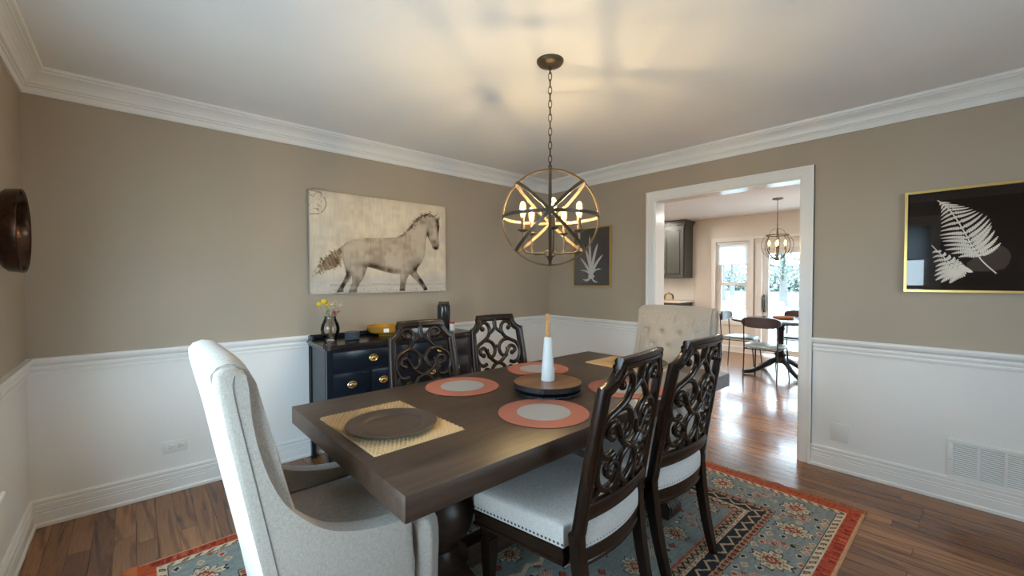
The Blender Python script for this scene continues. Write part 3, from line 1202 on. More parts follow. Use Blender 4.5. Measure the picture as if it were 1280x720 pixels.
def make_side_chair():
    t = thing('carved_side_chair', 'x', 'chair', group='carved fretwork side chairs')
    wd = M['chairwood']
    # frame sweep (stile - ear - crest - ear - stile)
    half = [(-0.237, 0.452), (-0.233, 0.60), (-0.227, 0.80), (-0.219, 0.962)]
    cx, cz = -0.226, 1.060
    arc = []
    for i in range(1, 7):
        a = R(-86) + (R(86 - 4)) * i / 6
        arc.append((cx + 0.078 * math.cos(a), cz + 0.098 * math.sin(a) + 0.0))
    half += arc
    crest = []
    zt = 1.052
    half2 = half + [(-0.147, zt)]
    mid_ = [(-0.10, zt + 0.001), (-0.05, zt + 0.002), (0, zt + 0.002), (0.05, zt + 0.002), (0.10, zt + 0.001)]
    path = half2 + mid_ + [(-a, c) for a, c in half2[::-1]]
    prof = [(0, .005), (0, .028), (.004, .033), (.012, .033), (.014, .0295), (.020, .0295), (.022, .033), (.031, .033), (.036, .027), (.044, .025), (.044, .007), (.036, .005), (.031, 0), (.022, 0), (.020, .0035), (.014, .0035), (.012, 0), (.004, 0)]
    pv = [Vector((a, c)) for a, c in path]
    n_ = len(pv)
    offs = []
    for i in range(n_):
        d0 = (pv[i] - pv[i - 1]).normalized() if i else (pv[1] - pv[0]).normalized()
        d1 = (pv[i + 1] - pv[i]).normalized() if i < n_ - 1 else d0
        n0, n1 = Vector((d0.y, -d0.x)), Vector((d1.y, -d1.x))
        m_ = (n0 + n1).normalized()
        offs.append(m_ / max(0.6, m_.dot(n0)))
    b = bmesh.new()
    rings = []
    for p, o_ in zip(pv, offs):
        rings.append([b.verts.new(back_pt((p + o_ * a).x, (p + o_ * a).y, d)) for a, d in prof])
    k = len(prof)
    for A, B in zip(rings, rings[1:]):
        for i in range(k):
            j = (i + 1) % k
            b.faces.new((A[i], A[j], B[j], B[i]))
    b.faces.new(rings[0])
    b.faces.new(rings[-1][::-1])
    obj('back_frame', b, wd, t, angle=50)
    # lower back rail
    b = bmesh.new()
    pr = [(0.503, .004), (0.503, .029), (0.516, .033), (0.530, .029), (0.536, .033), (0.556, .031), (0.562, .026), (0.562, .006), (0.550, 0), (0.516, 0)]
    rings = []
    for i in range(17):
        u = -0.205 + 0.41 * i / 16
        rings.append([b.verts.new(back_pt(u, z, d)) for z, d in pr])
    for A, B in zip(rings, rings[1:]):
        for i in range(len(pr)):
            j = (i + 1) % len(pr)
            b.faces.new((A[i], A[j], B[j], B[i]))
    b.faces.new(rings[0]); b.faces.new(rings[-1][::-1])
    obj('lower_rail', b, wd, t, angle=50)
    # fretwork
    b = bmesh.new()
    ZT = 1.008

    def P(u, v, d=0.017):
        return Vector((u, yb(u, ZT - v) - d, ZT - v))

    def stroke(pts, r=0.0135, tp=None, mirror=True):
        for s_ in ((1, -1) if mirror else (1,)):
            sp = spline([(a * s_, c, 0) for a, c in pts], 5)
            q = [P(p.x, p.y) for p in sp]
            tube(b, q, r, 8, r2=0.0130, nrm=(0, 1, 0.17), taper=tp and [tp[0] + (tp[1] - tp[0]) * i / (len(q) - 1) for i in range(len(q))])

    def bulb(u, v, r=0.0185):
        for s_ in (1, -1):
            c = P(u * s_, v)
            b2 = bmesh.new()
            bmesh.ops.create_icosphere(b2, subdivisions=2, radius=r)
            for vv in b2.verts:
                vv.co = Vector((vv.co.x, vv.co.y * 0.8, vv.co.z)) + c
            merge(b, b2)

    stroke([(0, -0.01), (0, 0.03), (0, 0.062)], 0.016, mirror=False)
    stroke([(0.0, 0.045), (0.028, 0.07), (0.055, 0.088)], 0.012)
    stroke([(.118, .050), (.128, .032), (.110, .010), (.080, .010), (.055, .036), (.052, .075), (.075, .112), (.118, .138), (.160, .160), (.182, .195), (.184, .240), (.166, .282), (.132, .300), (.100, .292)], 0.0135)
    bulb(.112, .052)
    stroke([(.112, .132), (.066, .136), (.030, .162), (.018, .20), (.034, .238), (.066, .250), (.080, .238)], 0.0135)
    stroke([(.128, .232), (.148, .216), (.142, .190), (.112, .184), (.090, .208), (.066, .248), (.034, .278), (.0, .296)], 0.0135)
    bulb(.122, .232, 0.018)
    stroke([(.082, .205), (.076, .190)], 0.008, (1.0, 0.4))
    stroke([(.0, .190), (0, .165)], 0.010, (1.2, 0.4), False)
    # lower half
    stroke([(.0, .290), (.034, .305), (.056, .335), (.052, .375), (.028, .405), (.0, .425)], 0.0135)
    stroke([(.166, .282), (.178, .320), (.172, .365), (.150, .402), (.115, .420), (.080, .410), (.056, .372)], 0.0135)
    stroke([(.105, .372), (.122, .366), (.128, .342), (.108, .325), (.082, .332), (.060, .350)], 0.010)
    bulb(.106, .370, 0.018)
    stroke([(.150, .402), (.165, .425), (.185, .445)], 0.011)
    stroke([(.052, .385), (.060, .42), (.075, .45)], 0.011)
    stroke([(0, .420), (0, .452)], 0.014, None, False)
    o_ = obj('fretwork', b, wd, t, angle=60)
    # seat outline helper
    def seat_outline(grow=0.0, n_=9):
        pts = [(-0.190 + 0, -0.052), ]
        for i in range(n_):                       # rear, bowed between the stiles
            u = -1 + 2 * i / (n_ - 1)
            pts.append((u * 0.190, 0.000 + 0.026 * (1 - u * u) + grow * 0.6))
        pts += [(0.190, -0.052), (0.246 + grow, -0.056)]
        for i in range(n_):                       # front, gently bowed
            u = 1 - 2 * i / (n_ - 1)
            pts.append((u * (0.285 + grow), -0.462 - 0.012 * (1 - u * u) - grow))
        pts.append((-0.246 - grow, -0.056))
        return pts

    def loft(b_, levels, n_=9):
        rg_ = []
        for g, z in levels:
            rg_.append([b_.verts.new((x, y, z)) for x, y in seat_outline(g, n_)])
        for A, B in zip(rg_, rg_[1:]):
            for i in range(len(A)):
                j = (i + 1) % len(A)
                b_.faces.new((A[i], A[j], B[j], B[i]))
        b_.faces.new(rg_[0][::-1])
        b_.faces.new(rg_[-1])
    b = bmesh.new()
    loft(b, [(-0.006, 0.338), (0.0, 0.342), (0.0, 0.352), (-0.005, 0.356), (-0.005, 0.384), (0.001, 0.388), (0.001, 0.399), (-0.004, 0.402)])
    obj('seat_frame', b, wd, t, angle=30)
    # cushion with domed top
    b = bmesh.new()
    ol = seat_outline(-0.004, 13)
    rings = []
    cx_, cy_ = 0, -0.21
    for g, z in ((1.0, 0.402), (1.004, 0.42), (1.004, 0.448), (0.995, 0.468), (0.972, 0.480), (0.93, 0.487), (0.8, 0.495), (0.6, 0.501), (0.35, 0.504)):
        rings.append([b.verts.new((cx_ + (x - cx_) * g, cy_ + (y - cy_) * g, z)) for x, y in ol])
    for A, B in zip(rings, rings[1:]):
        for i in range(len(A)):
            j = (i + 1) % len(A)
            b.faces.new((A[i], A[j], B[j], B[i]))
    b.faces.new(rings[0][::-1]); b.faces.new(rings[-1])
    obj('seat_cushion', b, M['seatlinen'], t, angle=60)
    # nailheads along the fabric's lower edge
    b = bmesh.new()
    ol = [Vector((x, y, 0)) for x, y in seat_outline(-0.002, 13)]
    ol.append(ol[0])
    acc = 0
    for A, B in zip(ol, ol[1:]):
        L = (B - A).length
        dn = (B - A).normalized()
        nn = Vector((dn.y, -dn.x, 0))
        s_ = -acc % 0.0165
        while s_ < L:
            p = A + dn * s_ + Vector((0, 0, 0.413))
            vs = [b.verts.new(p + dn * 0.0055 * math.cos(q * PI / 3) + Vector((0, 0, 0.0055 * math.sin(q * PI / 3))) + nn * 0.0015 * s2) for s2 in (1,) for q in range(6)]
            tip = b.verts.new(p + nn * 0.0045)
            tip2 = b.verts.new(p - nn * 0.0005)
            for q in range(6):
                b.faces.new((vs[q], vs[(q + 1) % 6], tip))
                b.faces.new((vs[(q + 1) % 6], vs[q], tip2))
            s_ += 0.0165
        acc += L
    o_ = obj('nailhead_trim', b, M['nail'], t)
    o_['kind'] = 'stuff'
    # rear legs (sabre) and front legs
    for s_ in (-1, 1):
        b = bmesh.new()
        rings = []
        for i in range(11):
            z = 0.455 * (1 - i / 10)
            tt = i / 10
            u = s_ * (0.2150 - 0.018 * tt)
            hw = 0.022 - 0.006 * tt
            y1_ = rake(z) + 0.002
            y0_ = y1_ - (0.046 - 0.014 * tt)
            rings.append([b.verts.new(q) for q in ((u - hw, y0_, z), (u + hw, y0_, z), (u + hw, y1_, z), (u - hw, y1_, z))])
        for A, B in zip(rings, rings[1:]):
            for i in range(4):
                j = (i + 1) % 4
                b.faces.new((A[i], A[j], B[j], B[i]))
        b.faces.new(rings[0]); b.faces.new(rings[-1][::-1])
        bmesh.ops.bevel(b, geom=[e_ for e_ in b.edges if abs(e_.verts[0].co.z - e_.verts[1].co.z) > 0.01], offset=0.004, segments=1, affect='EDGES')
        obj('leg', b, wd, t, angle=30)
    for s_ in (-1, 1):
        b = bmesh.new()
        rings = []
        for z, hw in ((0.345, 0.026), (0.30, 0.026), (0.295, 0.022), (0.285, 0.022), (0.28, 0.025), (0.06, 0.016), (0.055, 0.020), (0.02, 0.020), (0.0, 0.014)):
            c = (s_ * 0.228, -0.430)
            rings.append([b.verts.new((c[0] + a * hw, c[1] + d * hw, z)) for a, d in ((-1, -1), (1, -1), (1, 1), (-1, 1))])
        for A, B in zip(rings, rings[1:]):
            for i in range(4):
                j = (i + 1) % 4
                b.faces.new((A[i], A[j], B[j], B[i]))
        b.faces.new(rings[0]); b.faces.new(rings[-1][::-1])
        obj('leg', b, wd, t, angle=30)
    return t


ch = make_side_chair()
dup(ch, (1.308, 0.890, ZR_), PI + 0.088, 'carved dark wood side chair nearest the camera, its pale seat fully in view', True)
dup(ch, (1.850, 0.903, ZR_), PI - 0.035, 'carved dark wood side chair on the near side, beside the far table end')
dup(ch, (1.328, 2.239, ZR_), -0.064, 'carved dark wood side chair against the dark sideboard')
dup(ch, (1.919, 2.228, ZR_), -0.088, 'carved dark wood side chair with white wainscot showing through its fretwork')


# ------------------------------------------------------------------ upholstered end chairs
def make_end_chair():
    """local: x forward, origin under the rear top edge, z up from the floor; half width 0.29"""
    t = thing('upholstered_armchair', 'x', 'armchair', group='upholstered host chairs at the table ends')
    fb = M['linen']
    HW = 0.29
    # side panel (wing running down into the arm)
    rear = [(0.185, 0.10), (0.135, 0.40), (0.085, 0.66), (0.035, 0.93), (0.006, 1.05)]
    front = [(0.072, 1.082), (0.080, 1.04), (0.086, 0.96), (0.100, 0.88), (0.122, 0.80), (0.158, 0.72), (0.210, 0.655), (0.270, 0.605), (0.340, 0.575), (0.42, 0.556), (0.50, 0.546), (0.525, 0.535), (0.532, 0.515), (0.535, 0.40), (0.530, 0.20), (0.525, 0.10)]
    top = [(0.010, 1.082), (0.026, 1.095), (0.056, 1.095)]
    fs = [(p.x, p.y) for p in spline([(a, c, 0) for a, c in front[:11]], 4)] + front[11:]
    poly = [tuple(p) for p in rear] + top + fs
    for s_ in (-1, 1):
        b = bmesh.new()
        prism(b, poly, lambda a, c, d: (a, s_ * d, c), HW - 0.062, HW)
        ed = [e_ for e_ in b.edges if abs(abs(e_.verts[0].co.y) - abs(e_.verts[1].co.y)) < 1e-5]
        bmesh.ops.bevel(b, geom=ed, offset=0.016, segments=4, affect='EDGES', profile=0.5)
        sp = obj('side_panel', b, fb, t, angle=75)
        b = bmesh.new()
        seam = [(0.215, s_ * (HW + 0.0005), 0.12), (0.165, s_ * (HW + 0.0005), 0.40), (0.113, s_ * (HW + 0.0005), 0.68), (0.066, s_ * (HW + 0.0005), 0.93), (0.050, s_ * (HW + 0.0005), 1.02), (0.047, s_ * (HW + 0.0003), 1.055), (0.052, s_ * (HW - 0.001), 1.075)]
        tube(b, spline(seam, 6), 0.0014, 6)
        obj('seam', b, M['seamdark'], sp)
    # outer back panel
    b = bmesh.new()
    rings = []
    prof = [(0.185, 0.10), (0.135, 0.40), (0.085, 0.66), (0.035, 0.93), (0.006, 1.055), (0.004, 1.082), (0.016, 1.100), (0.038, 1.108), (0.062, 1.104), (0.082, 1.088), (0.10, 1.05), (0.135, 0.90), (0.20, 0.60), (0.26, 0.12)]
    nyy = 13
    for i in range(nyy):
        v = -1 + 2 * i / (nyy - 1)
        y = v * (HW - 0.020)
        crown_ = 0.006 * (1 - v ** 4)
        rings.append([b.verts.new((x - 0.012 * (1 - v * v) * (1 if z < 1.06 and x < z * 0.2 + 0.2 and k_ < 6 else 0), y, z + (crown_ if z > 1.0 else 0) - (0.004 * abs(v) ** 8 if z > 1.0 else 0))) for k_, (x, z) in enumerate(prof)])
    for A, B in zip(rings, rings[1:]):
        for i in range(len(prof)):
            j = (i + 1) % len(prof)
            b.faces.new((A[i], A[j], B[j], B[i]))
    b.faces.new(rings[0]); b.faces.new(rings[-1][::-1])
    obj('outer_back', b, fb, t, angle=60)
    # tufted inner back cushion
    nx_, nz_ = 60, 64
    hw = HW - 0.055
    btn = []
    rows = 5
    for r_ in range(rows):
        z = 1.015 - r_ * 0.095
        cols = (-0.152, -0.051, 0.051, 0.152) if r_ % 2 else (-0.19, -0.095, 0.0, 0.095, 0.19)
        if r_ % 2 == 0:
            cols = (-0.13, 0.0, 0.13)
        else:
            cols = (-0.19, -0.065, 0.065, 0.19)
        for y in cols:
            btn.append((y, z))
    b = bmesh.new()
    grid = []

    def face(y, z):
        u = y / hw
        e = max(0.0, 1 - u ** 6)
        zt = (z - 0.47) / (1.095 - 0.47)
        bulge = 0.052 * (1 - (2 * zt - 1) ** 6) if True else 0
        bx = 0.066 + (1.08 - z) * 0.235
        x = bx + bulge * (0.35 + 0.65 * math.sqrt(max(0, 1 - u * u * 0.9)))
        dent = 0
        for (by, bz) in btn:
            d2 = (y - by) ** 2 + (z - bz) ** 2
            if d2 < 0.01:
                dent += 0.020 * math.exp(-d2 / 0.00028) + 0.009 * math.exp(-d2 / 0.0014)
        # diagonal pleats between buttons
        a1 = (y / 0.065 + (1.015 - z) / 0.095)
        a2 = (y / 0.065 - (1.015 - z) / 0.095)
        k1 = abs(((a1 + 1) % 2) - 1)
        k2 = abs(((a2 + 1) % 2) - 1)
        fade = 1.0 if 0.60 < z < 1.04 else 0.0
        dent += 0.0025 * fade * (math.exp(-(k1 / 0.10) ** 2) + math.exp(-(k2 / 0.10) ** 2))
        return x - dent

    zs = [0.47 + (1.088 - 0.47) * j / nz_ for j in range(nz_ + 1)]
    for j, z in enumerate(zs):
        row = []
        for i in range(nx_ + 1):
            y = -hw + 2 * hw * i / nx_
            row.append(b.verts.new((face(y, z), y, z)))
        grid.append(row)
    for j in range(nz_):
        for i in range(nx_):
            b.faces.new((grid[j][i], grid[j][i + 1], grid[j + 1][i + 1], grid[j + 1][i]))
    # close rim back into the shell
    loop = grid[0] + [r_[-1] for r_ in grid[1:]] + grid[-1][::-1][1:] + [r_[0] for r_ in grid[::-1][1:-1]]
    bk = [b.verts.new((v.co.x - 0.06, v.co.y, v.co.z)) for v in loop]
    for i in range(len(loop)):
        j = (i + 1) % len(loop)
        b.faces.new((loop[i], loop[j], bk[j], bk[i]))
    ic = obj('tufted_cushion', b, fb, t, angle=75)
    b = bmesh.new()
    bmesh.ops.create_uvsphere(b, u_segments=10, v_segments=6, radius=0.0125)
    for v in b.verts:
        v.co.x *= 0.5
    first_ = obj('button', b, fb, ic)
    for i, (y, z) in enumerate(btn):
        o_ = first_ if i == 0 else first_.copy()
        if i:
            sc.collection.objects.link(o_)
        o_.location = (face(y, z) + 0.002, y, z)
    # T seat cushion
    b = bmesh.new()
    ins = HW - 0.066
    out_ = [(0.17, -ins), (0.545, -ins), (0.552, -HW + 0.012), (0.60, -HW + 0.0), (0.645, -HW + 0.03), (0.66, -0.15), (0.665, 0), (0.66, 0.15), (0.645, HW - 0.03), (0.60, HW), (0.552, HW - 0.012), (0.545, ins), (0.17, ins)]
    lv = [(0.97, 0.10), (0.985, 0.20), (0.99, 0.32), (1.0, 0.40), (0.998, 0.45), (0.985, 0.485), (0.96, 0.502), (0.90, 0.512), (0.6, 0.518)]
    rings = []
    for g, z in lv:
        rings.append([b.verts.new((0.40 + (x - 0.40) * g, y * (g if abs(y) > ins + 0.01 or g < 0.97 else 1.0), z)) for x, y in out_])
    for A, B in zip(rings, rings[1:]):
        for i in range(len(out_)):
            j = (i + 1) % len(out_)
            b.faces.new((A[i], A[j], B[j], B[i]))
    b.faces.new(rings[0][::-1]); b.faces.new(rings[-1])
    so = obj('seat_cushion', b, fb, t, angle=80)
    md = so.modifiers.new('round', 'BEVEL')
    md.width = 0.02
    md.segments = 3
    md.angle_limit = R(40)
    for (x, y, kx) in ((0.22, -0.22, -0.035), (0.22, 0.22, -0.035), (0.56, -0.22, 0.02), (0.56, 0.22, 0.02)):
        b = bmesh.new()
        rings = []
        for z, hh, k_ in ((0.11, 0.024, 0), (0.06, 0.02, 0.5), (0.0, 0.015, 1)):
            rings.append([b.verts.new((x + kx * k_ + a * hh, y + d * hh, z)) for a, d in ((-1, -1), (1, -1), (1, 1), (-1, 1))])
        for A, B in zip(rings, rings[1:]):
            for i in range(4):
                j = (i + 1) % 4
                b.faces.new((A[i], A[j], B[j], B[i]))
        b.faces.new(rings[0]); b.faces.new(rings[-1][::-1])
        obj('leg', b, M['chairwood'], t, smooth=False)
    return t


M['seamdark'] = mat('seam_thread', (0.16, 0.14, 0.13), 0.9)
ec = make_end_chair()
dup(ec, (0.130, 1.500, ZR_), 0.0, 'beige upholstered wing armchair at the near left table end, seen from behind', True)
dup(ec, (2.985, 1.478, ZR_), PI, 'beige button-tufted armchair at the far table end before the cased opening')

# ------------------------------------------------------------------ sideboard
sb = thing('sideboard', 'navy black sideboard with oval brass pulls under the horse picture', 'sideboard', (0.95, 2.90, 0))
SW, SD, SZ = 1.21, 0.40, 0.875
b = bmesh.new()
ch_ = 0.035
poly = [(0.012, ch_), (ch_ + 0.012 - 0.012, 0.012), (SW - ch_, 0.012), (SW - 0.012, ch_), (SW - 0.012, SD), (0.012, SD)]
prism(b, poly, lambda a, c, d: (a, c, d), 0.20, 0.838)
obj('body', b, M['side'], sb, angle=20)
b = bmesh.new()
poly = [(-0.012, ch_ - 0.008), (ch_ - 0.014, -0.012), (SW - ch_ + 0.014, -0.012), (SW + 0.012, ch_ - 0.008), (SW + 0.012, SD), (-0.012, SD)]
prism(b, poly, lambda a, c, d: (a, c, d), 0.850, SZ)
bmesh.ops.bevel(b, geom=b.edges[:], offset=0.005, segments=2, affect='EDGES')
poly = [(0.0, ch_ - 0.004), (ch_ - 0.008, 0.0), (SW - ch_ + 0.008, 0.0), (SW, ch_ - 0.004), (SW, SD), (0.0, SD)]
prism(b, poly, lambda a, c, d: (a, c, d), 0.838, 0.850)
obj('top', b, M['sidetop'], sb, angle=30)
b = bmesh.new()
rbox(b, 0.01, SW - 0.01, SD - 0.022, SD, SZ, SZ + 0.035, 0.004)
for x in (0.0, SW - 0.018):
    rbox(b, x, x + 0.018, SD - 0.09, SD, SZ, SZ + 0.030, 0.004)
obj('gallery', b, M['side'], sb)
# side panels recessed frame
for s_ in (0, 1):
    b = bmesh.new()
    x = 0.005 if s_ == 0 else SW - 0.013
    box(b, x, x + 0.008, ch_ + 0.005, ch_ + 0.035, 0.20, 0.835)
    box(b, x, x + 0.008, SD - 0.03, SD, 0.20, 0.835)
    obj('side_stile', b, M['side'], sb, smooth=False)
for x in (0.024, SW - 0.024):
    for y in (0.03, SD - 0.022):
        b = bmesh.new()
        rings = []
        for z, hh in ((0.838, 0.019), (0.20, 0.019), (0.05, 0.014), (0.0, 0.016)):
            rings.append([b.verts.new((x + a * hh, y + d * hh, z)) for a, d in ((-1, -1), (1, -1), (1, 1), (-1, 1))])
        for A, B in zip(rings, rings[1:]):
            for i in range(4):
                j = (i + 1) % 4
                b.faces.new((A[i], A[j], B[j], B[i]))
        b.faces.new(rings[0]); b.faces.new(rings[-1][::-1])
        obj('leg', b, M['side'], sb, smooth=False)


def pull(parent, x, y, z):
    b = bmesh.new()
    Mx = Matrix.Translation((x, y, z)) @ Matrix.Rotation(R(90), 4, 'X') @ Matrix.Diagonal((1.0, 0.76, 1, 1))
    lathe(b, [(0.0, 0.0005), (0.034, 0.0005), (0.034, 0.003), (0.030, 0.006), (0.027, 0.004), (0.018, 0.004), (0.014, 0.009), (0.006, 0.012), (0.0, 0.013)], 24, M=Mx)
    tube(b, spline([(x - 0.022, y - 0.005, z + 0.004), (x - 0.021, y - 0.013, z - 0.008), (x, y - 0.015, z - 0.017), (x + 0.021, y - 0.013, z - 0.008), (x + 0.022, y - 0.005, z + 0.004)], 5), 0.0028, 6)
    return obj('handle', b, M['brass'], parent)


def drawer(x0, x1, z0, z1, handles):
    b = bmesh.new()
    rbox(b, x0 + 0.004, x1 - 0.004, 0.004, 0.013, z0 + 0.004, z1 - 0.004, 0.003, 2)
    d_ = obj('drawer', b, M['side'], sb)
    for hx in handles:
        pull(d_, hx, 0.004, (z0 + z1) / 2)


a0, a1 = 0.042, SW - 0.042
drawer(a0, SW / 2 - 0.004, 0.690, 0.826, [0.327])
drawer(SW / 2 + 0.004, a1, 0.690, 0.826, [SW - 0.327])
for z0, z1 in ((0.50, 0.678), (0.30, 0.488)):
    drawer(a0, 0.300, z0, z1, [0.171])
    drawer(0.312, SW - 0.312, z0, z1, [0.40, SW - 0.40])
    drawer(SW - 0.300, a1, z0, z1, [SW - 0.171])
b = bmesh.new()
rbox(b, 0.042, SW - 0.042, 0.006, 0.03, 0.20, 0.285, 0.004)
obj('skirt', b, M['side'], sb)

# smoked glass vase with dried flowers
ZS = SZ + 0.0015
M['smoke'] = m_glass('smoked_glass', (0.93, 0.89, 0.88), 1.0)
vs_ = thing('glass_vase', 'smoky glass bud vase at the left end of the sideboard', 'vase', (1.05, 3.12, ZS))
b = bmesh.new()
pr = [(0.0, 0.002), (0.042, 0.002), (0.046, 0.006), (0.040, 0.014), (0.046, 0.025), (0.060, 0.055), (0.065, 0.085), (0.060, 0.115), (0.046, 0.145), (0.038, 0.165), (0.040, 0.178)]
lathe(b, pr, 40, cap=False)
lathe(b, [(max(0.001, r_ - 0.003), z + 0.002) for r_, z in pr[1:]], 40, cap=False)
obj('vessel', b, M['smoke'], vs_, angle=80)
fl = thing('dried_flower_bunch', 'bunch of yellow, cream and pink dried flowers in the glass vase', 'flowers', (1.05, 3.12, ZS + 0.006))
M['stem'] = mat('stem_green', (0.18, 0.19, 0.09), 0.8)
M['yel'] = mat('craspedia_yellow', (0.75, 0.52, 0.03), 0.9)
M['crm'] = mat('cream_petal', (0.80, 0.62, 0.42), 0.9)
M['pnk'] = mat('pink_petal', (0.55, 0.10, 0.14), 0.9)
M['grn'] = mat('dusty_green', (0.33, 0.35, 0.18), 0.9)
rg = random.Random(4)
fls = [(-0.080, 0.262, 'yel', .014), (-0.048, 0.280, 'yel', .016), (-0.022, 0.258, 'yel', .013), (0.012, 0.262, 'crm', .014), (0.038, 0.272, 'crm', .013), (0.066, 0.245, 'crm', .014), (0.020, 0.236, 'crm', .010), (0.05, 0.250, 'crm', .011),
       (0.038, 0.190, 'pnk', .014), (0.062, 0.198, 'pnk', .011), (0.025, 0.205, 'pnk', .010), (0.045, 0.176, 'pnk', .010), (-0.03, 0.200, 'grn', .014), (-0.012, 0.215, 'grn', .011), (-0.02, 0.182, 'grn', .012), (0.0, 0.225, 'crm', .008)]
for (dx, z, k, r_) in fls:
    r_ *= 1.25
    dy = rg.uniform(-0.03, 0.03)
    b = bmesh.new()
    tube(b, spline([(dx * 0.1, 0, 0.01), (dx * 0.25, dy * 0.2, 0.10), (dx * 0.45, dy * 0.4, 0.165), (dx, dy, z)], 4), 0.0011, 5)
    st = obj('stem', b, M['stem'], fl)
    b = bmesh.new()
    if k == 'yel':
        bmesh.ops.create_icosphere(b, subdivisions=3, radius=r_)
        for v in b.verts:
            v.co *= 1 + 0.06 * math.sin(v.co.x * 1500) * math.sin(v.co.z * 1500)
            v.co += Vector((dx, dy, z))
    else:
        for q in range(14):
            u = Vector((rg.gauss(0, 1), rg.gauss(0, 1), rg.gauss(0.3, 1))).normalized()
            v_ = u.orthogonal().normalized()
            c = Vector((dx, dy, z))
            b.faces.new([b.verts.new(c), b.verts.new(c + u * r_ * 0.6 + v_ * r_ * 0.35), b.verts.new(c + u * r_ * 1.15), b.verts.new(c + u * r_ * 0.6 - v_ * r_ * 0.35)])
    obj('flower_head', b, M[k], st, smooth=(k == 'yel'))

# stack of four dark blue-grey coasters / small dishes
M['slate'] = m_paint('slate_glaze', (0.07, 0.10, 0.13), 0.35, 0.15)
for i, lb in enumerate(('bottom dish of the small slate blue stack on the sideboard', 'second dish from the bottom of the slate blue stack', 'third dish from the bottom of the slate blue stack', 'top dish of the small slate blue stack on the sideboard')):
    b = bmesh.new()
    lathe(b, [(0.0, 0.0), (0.038, 0.0), (0.050, 0.004), (0.052, 0.011), (0.049, 0.0125), (0.046, 0.009), (0.036, 0.006), (0.0, 0.006)], 32)
    o = obj('small_dish', b, M['slate'])
    o.location = (1.20, 3.10, ZS + i * 0.0145)
    tag(o, lb, 'dish', 'stacked slate dishes')
# amber tray bowl
M['amber'] = mat('amber_glaze', (0.52, 0.27, 0.035), 0.15, 0.35)
ab = thing('amber_bowl', 'shallow amber bowl with a white sticker on the sideboard', 'bowl', (1.49, 3.14, ZS))
b = bmesh.new()
lathe(b, [(0.0, 0.0), (0.06, 0.0), (0.065, 0.012), (0.10, 0.020), (0.135, 0.030), (0.146, 0.045), (0.146, 0.068), (0.150, 0.076), (0.143, 0.079), (0.138, 0.070), (0.128, 0.045), (0.09, 0.030), (0.0, 0.026)], 48)
obj('vessel', b, M['amber'], ab)
b = bmesh.new()
for i in range(5):
    a0_, a1_ = R(236 + i * 3), R(239 + i * 3)
    b.faces.new([b.verts.new((0.1472 * math.cos(a), 0.1472 * math.sin(a), z)) for a, z in ((a0_, 0.040), (a1_, 0.040), (a1_, 0.068), (a0_, 0.068))])
obj('sticker', b, M['white'], ab, smooth=False)
# dark canister
M['can'] = mat('gunmetal_glass', (0.035, 0.032, 0.035), 0.18, 0.4)
cn = thing('dark_canister', 'dark cylindrical canister at the right end of the sideboard', 'canister', (2.015, 3.13, ZS))
b = bmesh.new()
lathe(b, [(0.0, 0.0), (0.052, 0.0), (0.056, 0.005), (0.056, 0.205), (0.052, 0.218), (0.044, 0.226), (0.0, 0.226)], 40)
obj('vessel', b, M['can'], cn)
b = bmesh.new()
lathe(b, [(0.0, 0.226), (0.046, 0.226), (0.047, 0.229), (0.047, 0.242), (0.044, 0.245), (0.0, 0.246)], 40)
obj('lid', b, M['bronze'], cn)
lb_ = thing('round_candle_tin', 'small white tin with a red top beside the dark canister', 'tin', (2.045, 3.045, ZS))
b = bmesh.new()
lathe(b, [(0.0, 0.0), (0.022, 0.0), (0.024, 0.003), (0.024, 0.058), (0.0, 0.058)], 24)
obj('body', b, M['white'], lb_)
b = bmesh.new()
lathe(b, [(0.0, 0.058), (0.024, 0.058), (0.024, 0.070), (0.020, 0.074), (0.0, 0.075)], 24)
obj('lid', b, mat('red_lid', (0.5, 0.03, 0.03), 0.4), lb_)
M['silver'] = mat('pale_glaze', (0.55, 0.62, 0.70), 0.2, 0.2)
b = bmesh.new()
lathe(b, [(0.0, 0.0), (0.05, 0.0), (0.09, 0.012), (0.105, 0.03), (0.101, 0.031), (0.085, 0.016), (0.0, 0.008)], 40)
o = obj('pale_dish', b, M['silver'])
o.location = (1.76, 3.06, ZS)
tag(o, 'pale blue shallow dish on the sideboard, behind the nearer carved chair back', 'dish')

# ------------------------------------------------------------------ things on the table
TZ = ZR_ + 0.7505
# jute placemats (woven braid relief)
M['jute'] = m_paint('jute', (0.46, 0.32, 0.17), 0.95, 0.45, 0.6)


def placemat(loc, rz, label):
    nx, ny = 110, 190
    hx, hy = 0.176, 0.247
    def fn(U, V):
        x = (U - 0.5) * 2 * hx
        y = (V - 0.5) * 2 * hy
        row = y / 0.0140
        ph = (np.floor(row) % 2) * 0.5
        br = np.abs(np.sin(PI * row)) ** 0.6
        kn = np.abs(np.sin(PI * (x / 0.016 + ph + (row % 1) * 0.4)))
        e = np.minimum(np.minimum(U, 1 - U) * 2 * hx, np.minimum(V, 1 - V) * 2 * hy)
        z = 0.0010 + 0.0066 * br * (0.45 + 0.55 * kn)
        z = np.where(e < 0.0015, 0.0, z)
        wv = 0.0016 * np.sin(y / 0.014 * 2 * PI)
        wv2 = 0.0014 * np.sin(x / 0.011 * 2 * PI)
        return x + wv * np.abs(2 * U - 1) ** 8, y + wv2 * np.abs(2 * V - 1) ** 8, z
    o_ = grid_print('woven_placemat', nx, ny, fn, lambda U, V: np.ones(U.shape + (3,)), M['jute'])
    me = o_.data
    o_.location = loc
    o_.rotation_euler = (0, 0, rz)
    tag(o_, label, 'placemat', 'rectangular jute placemats')


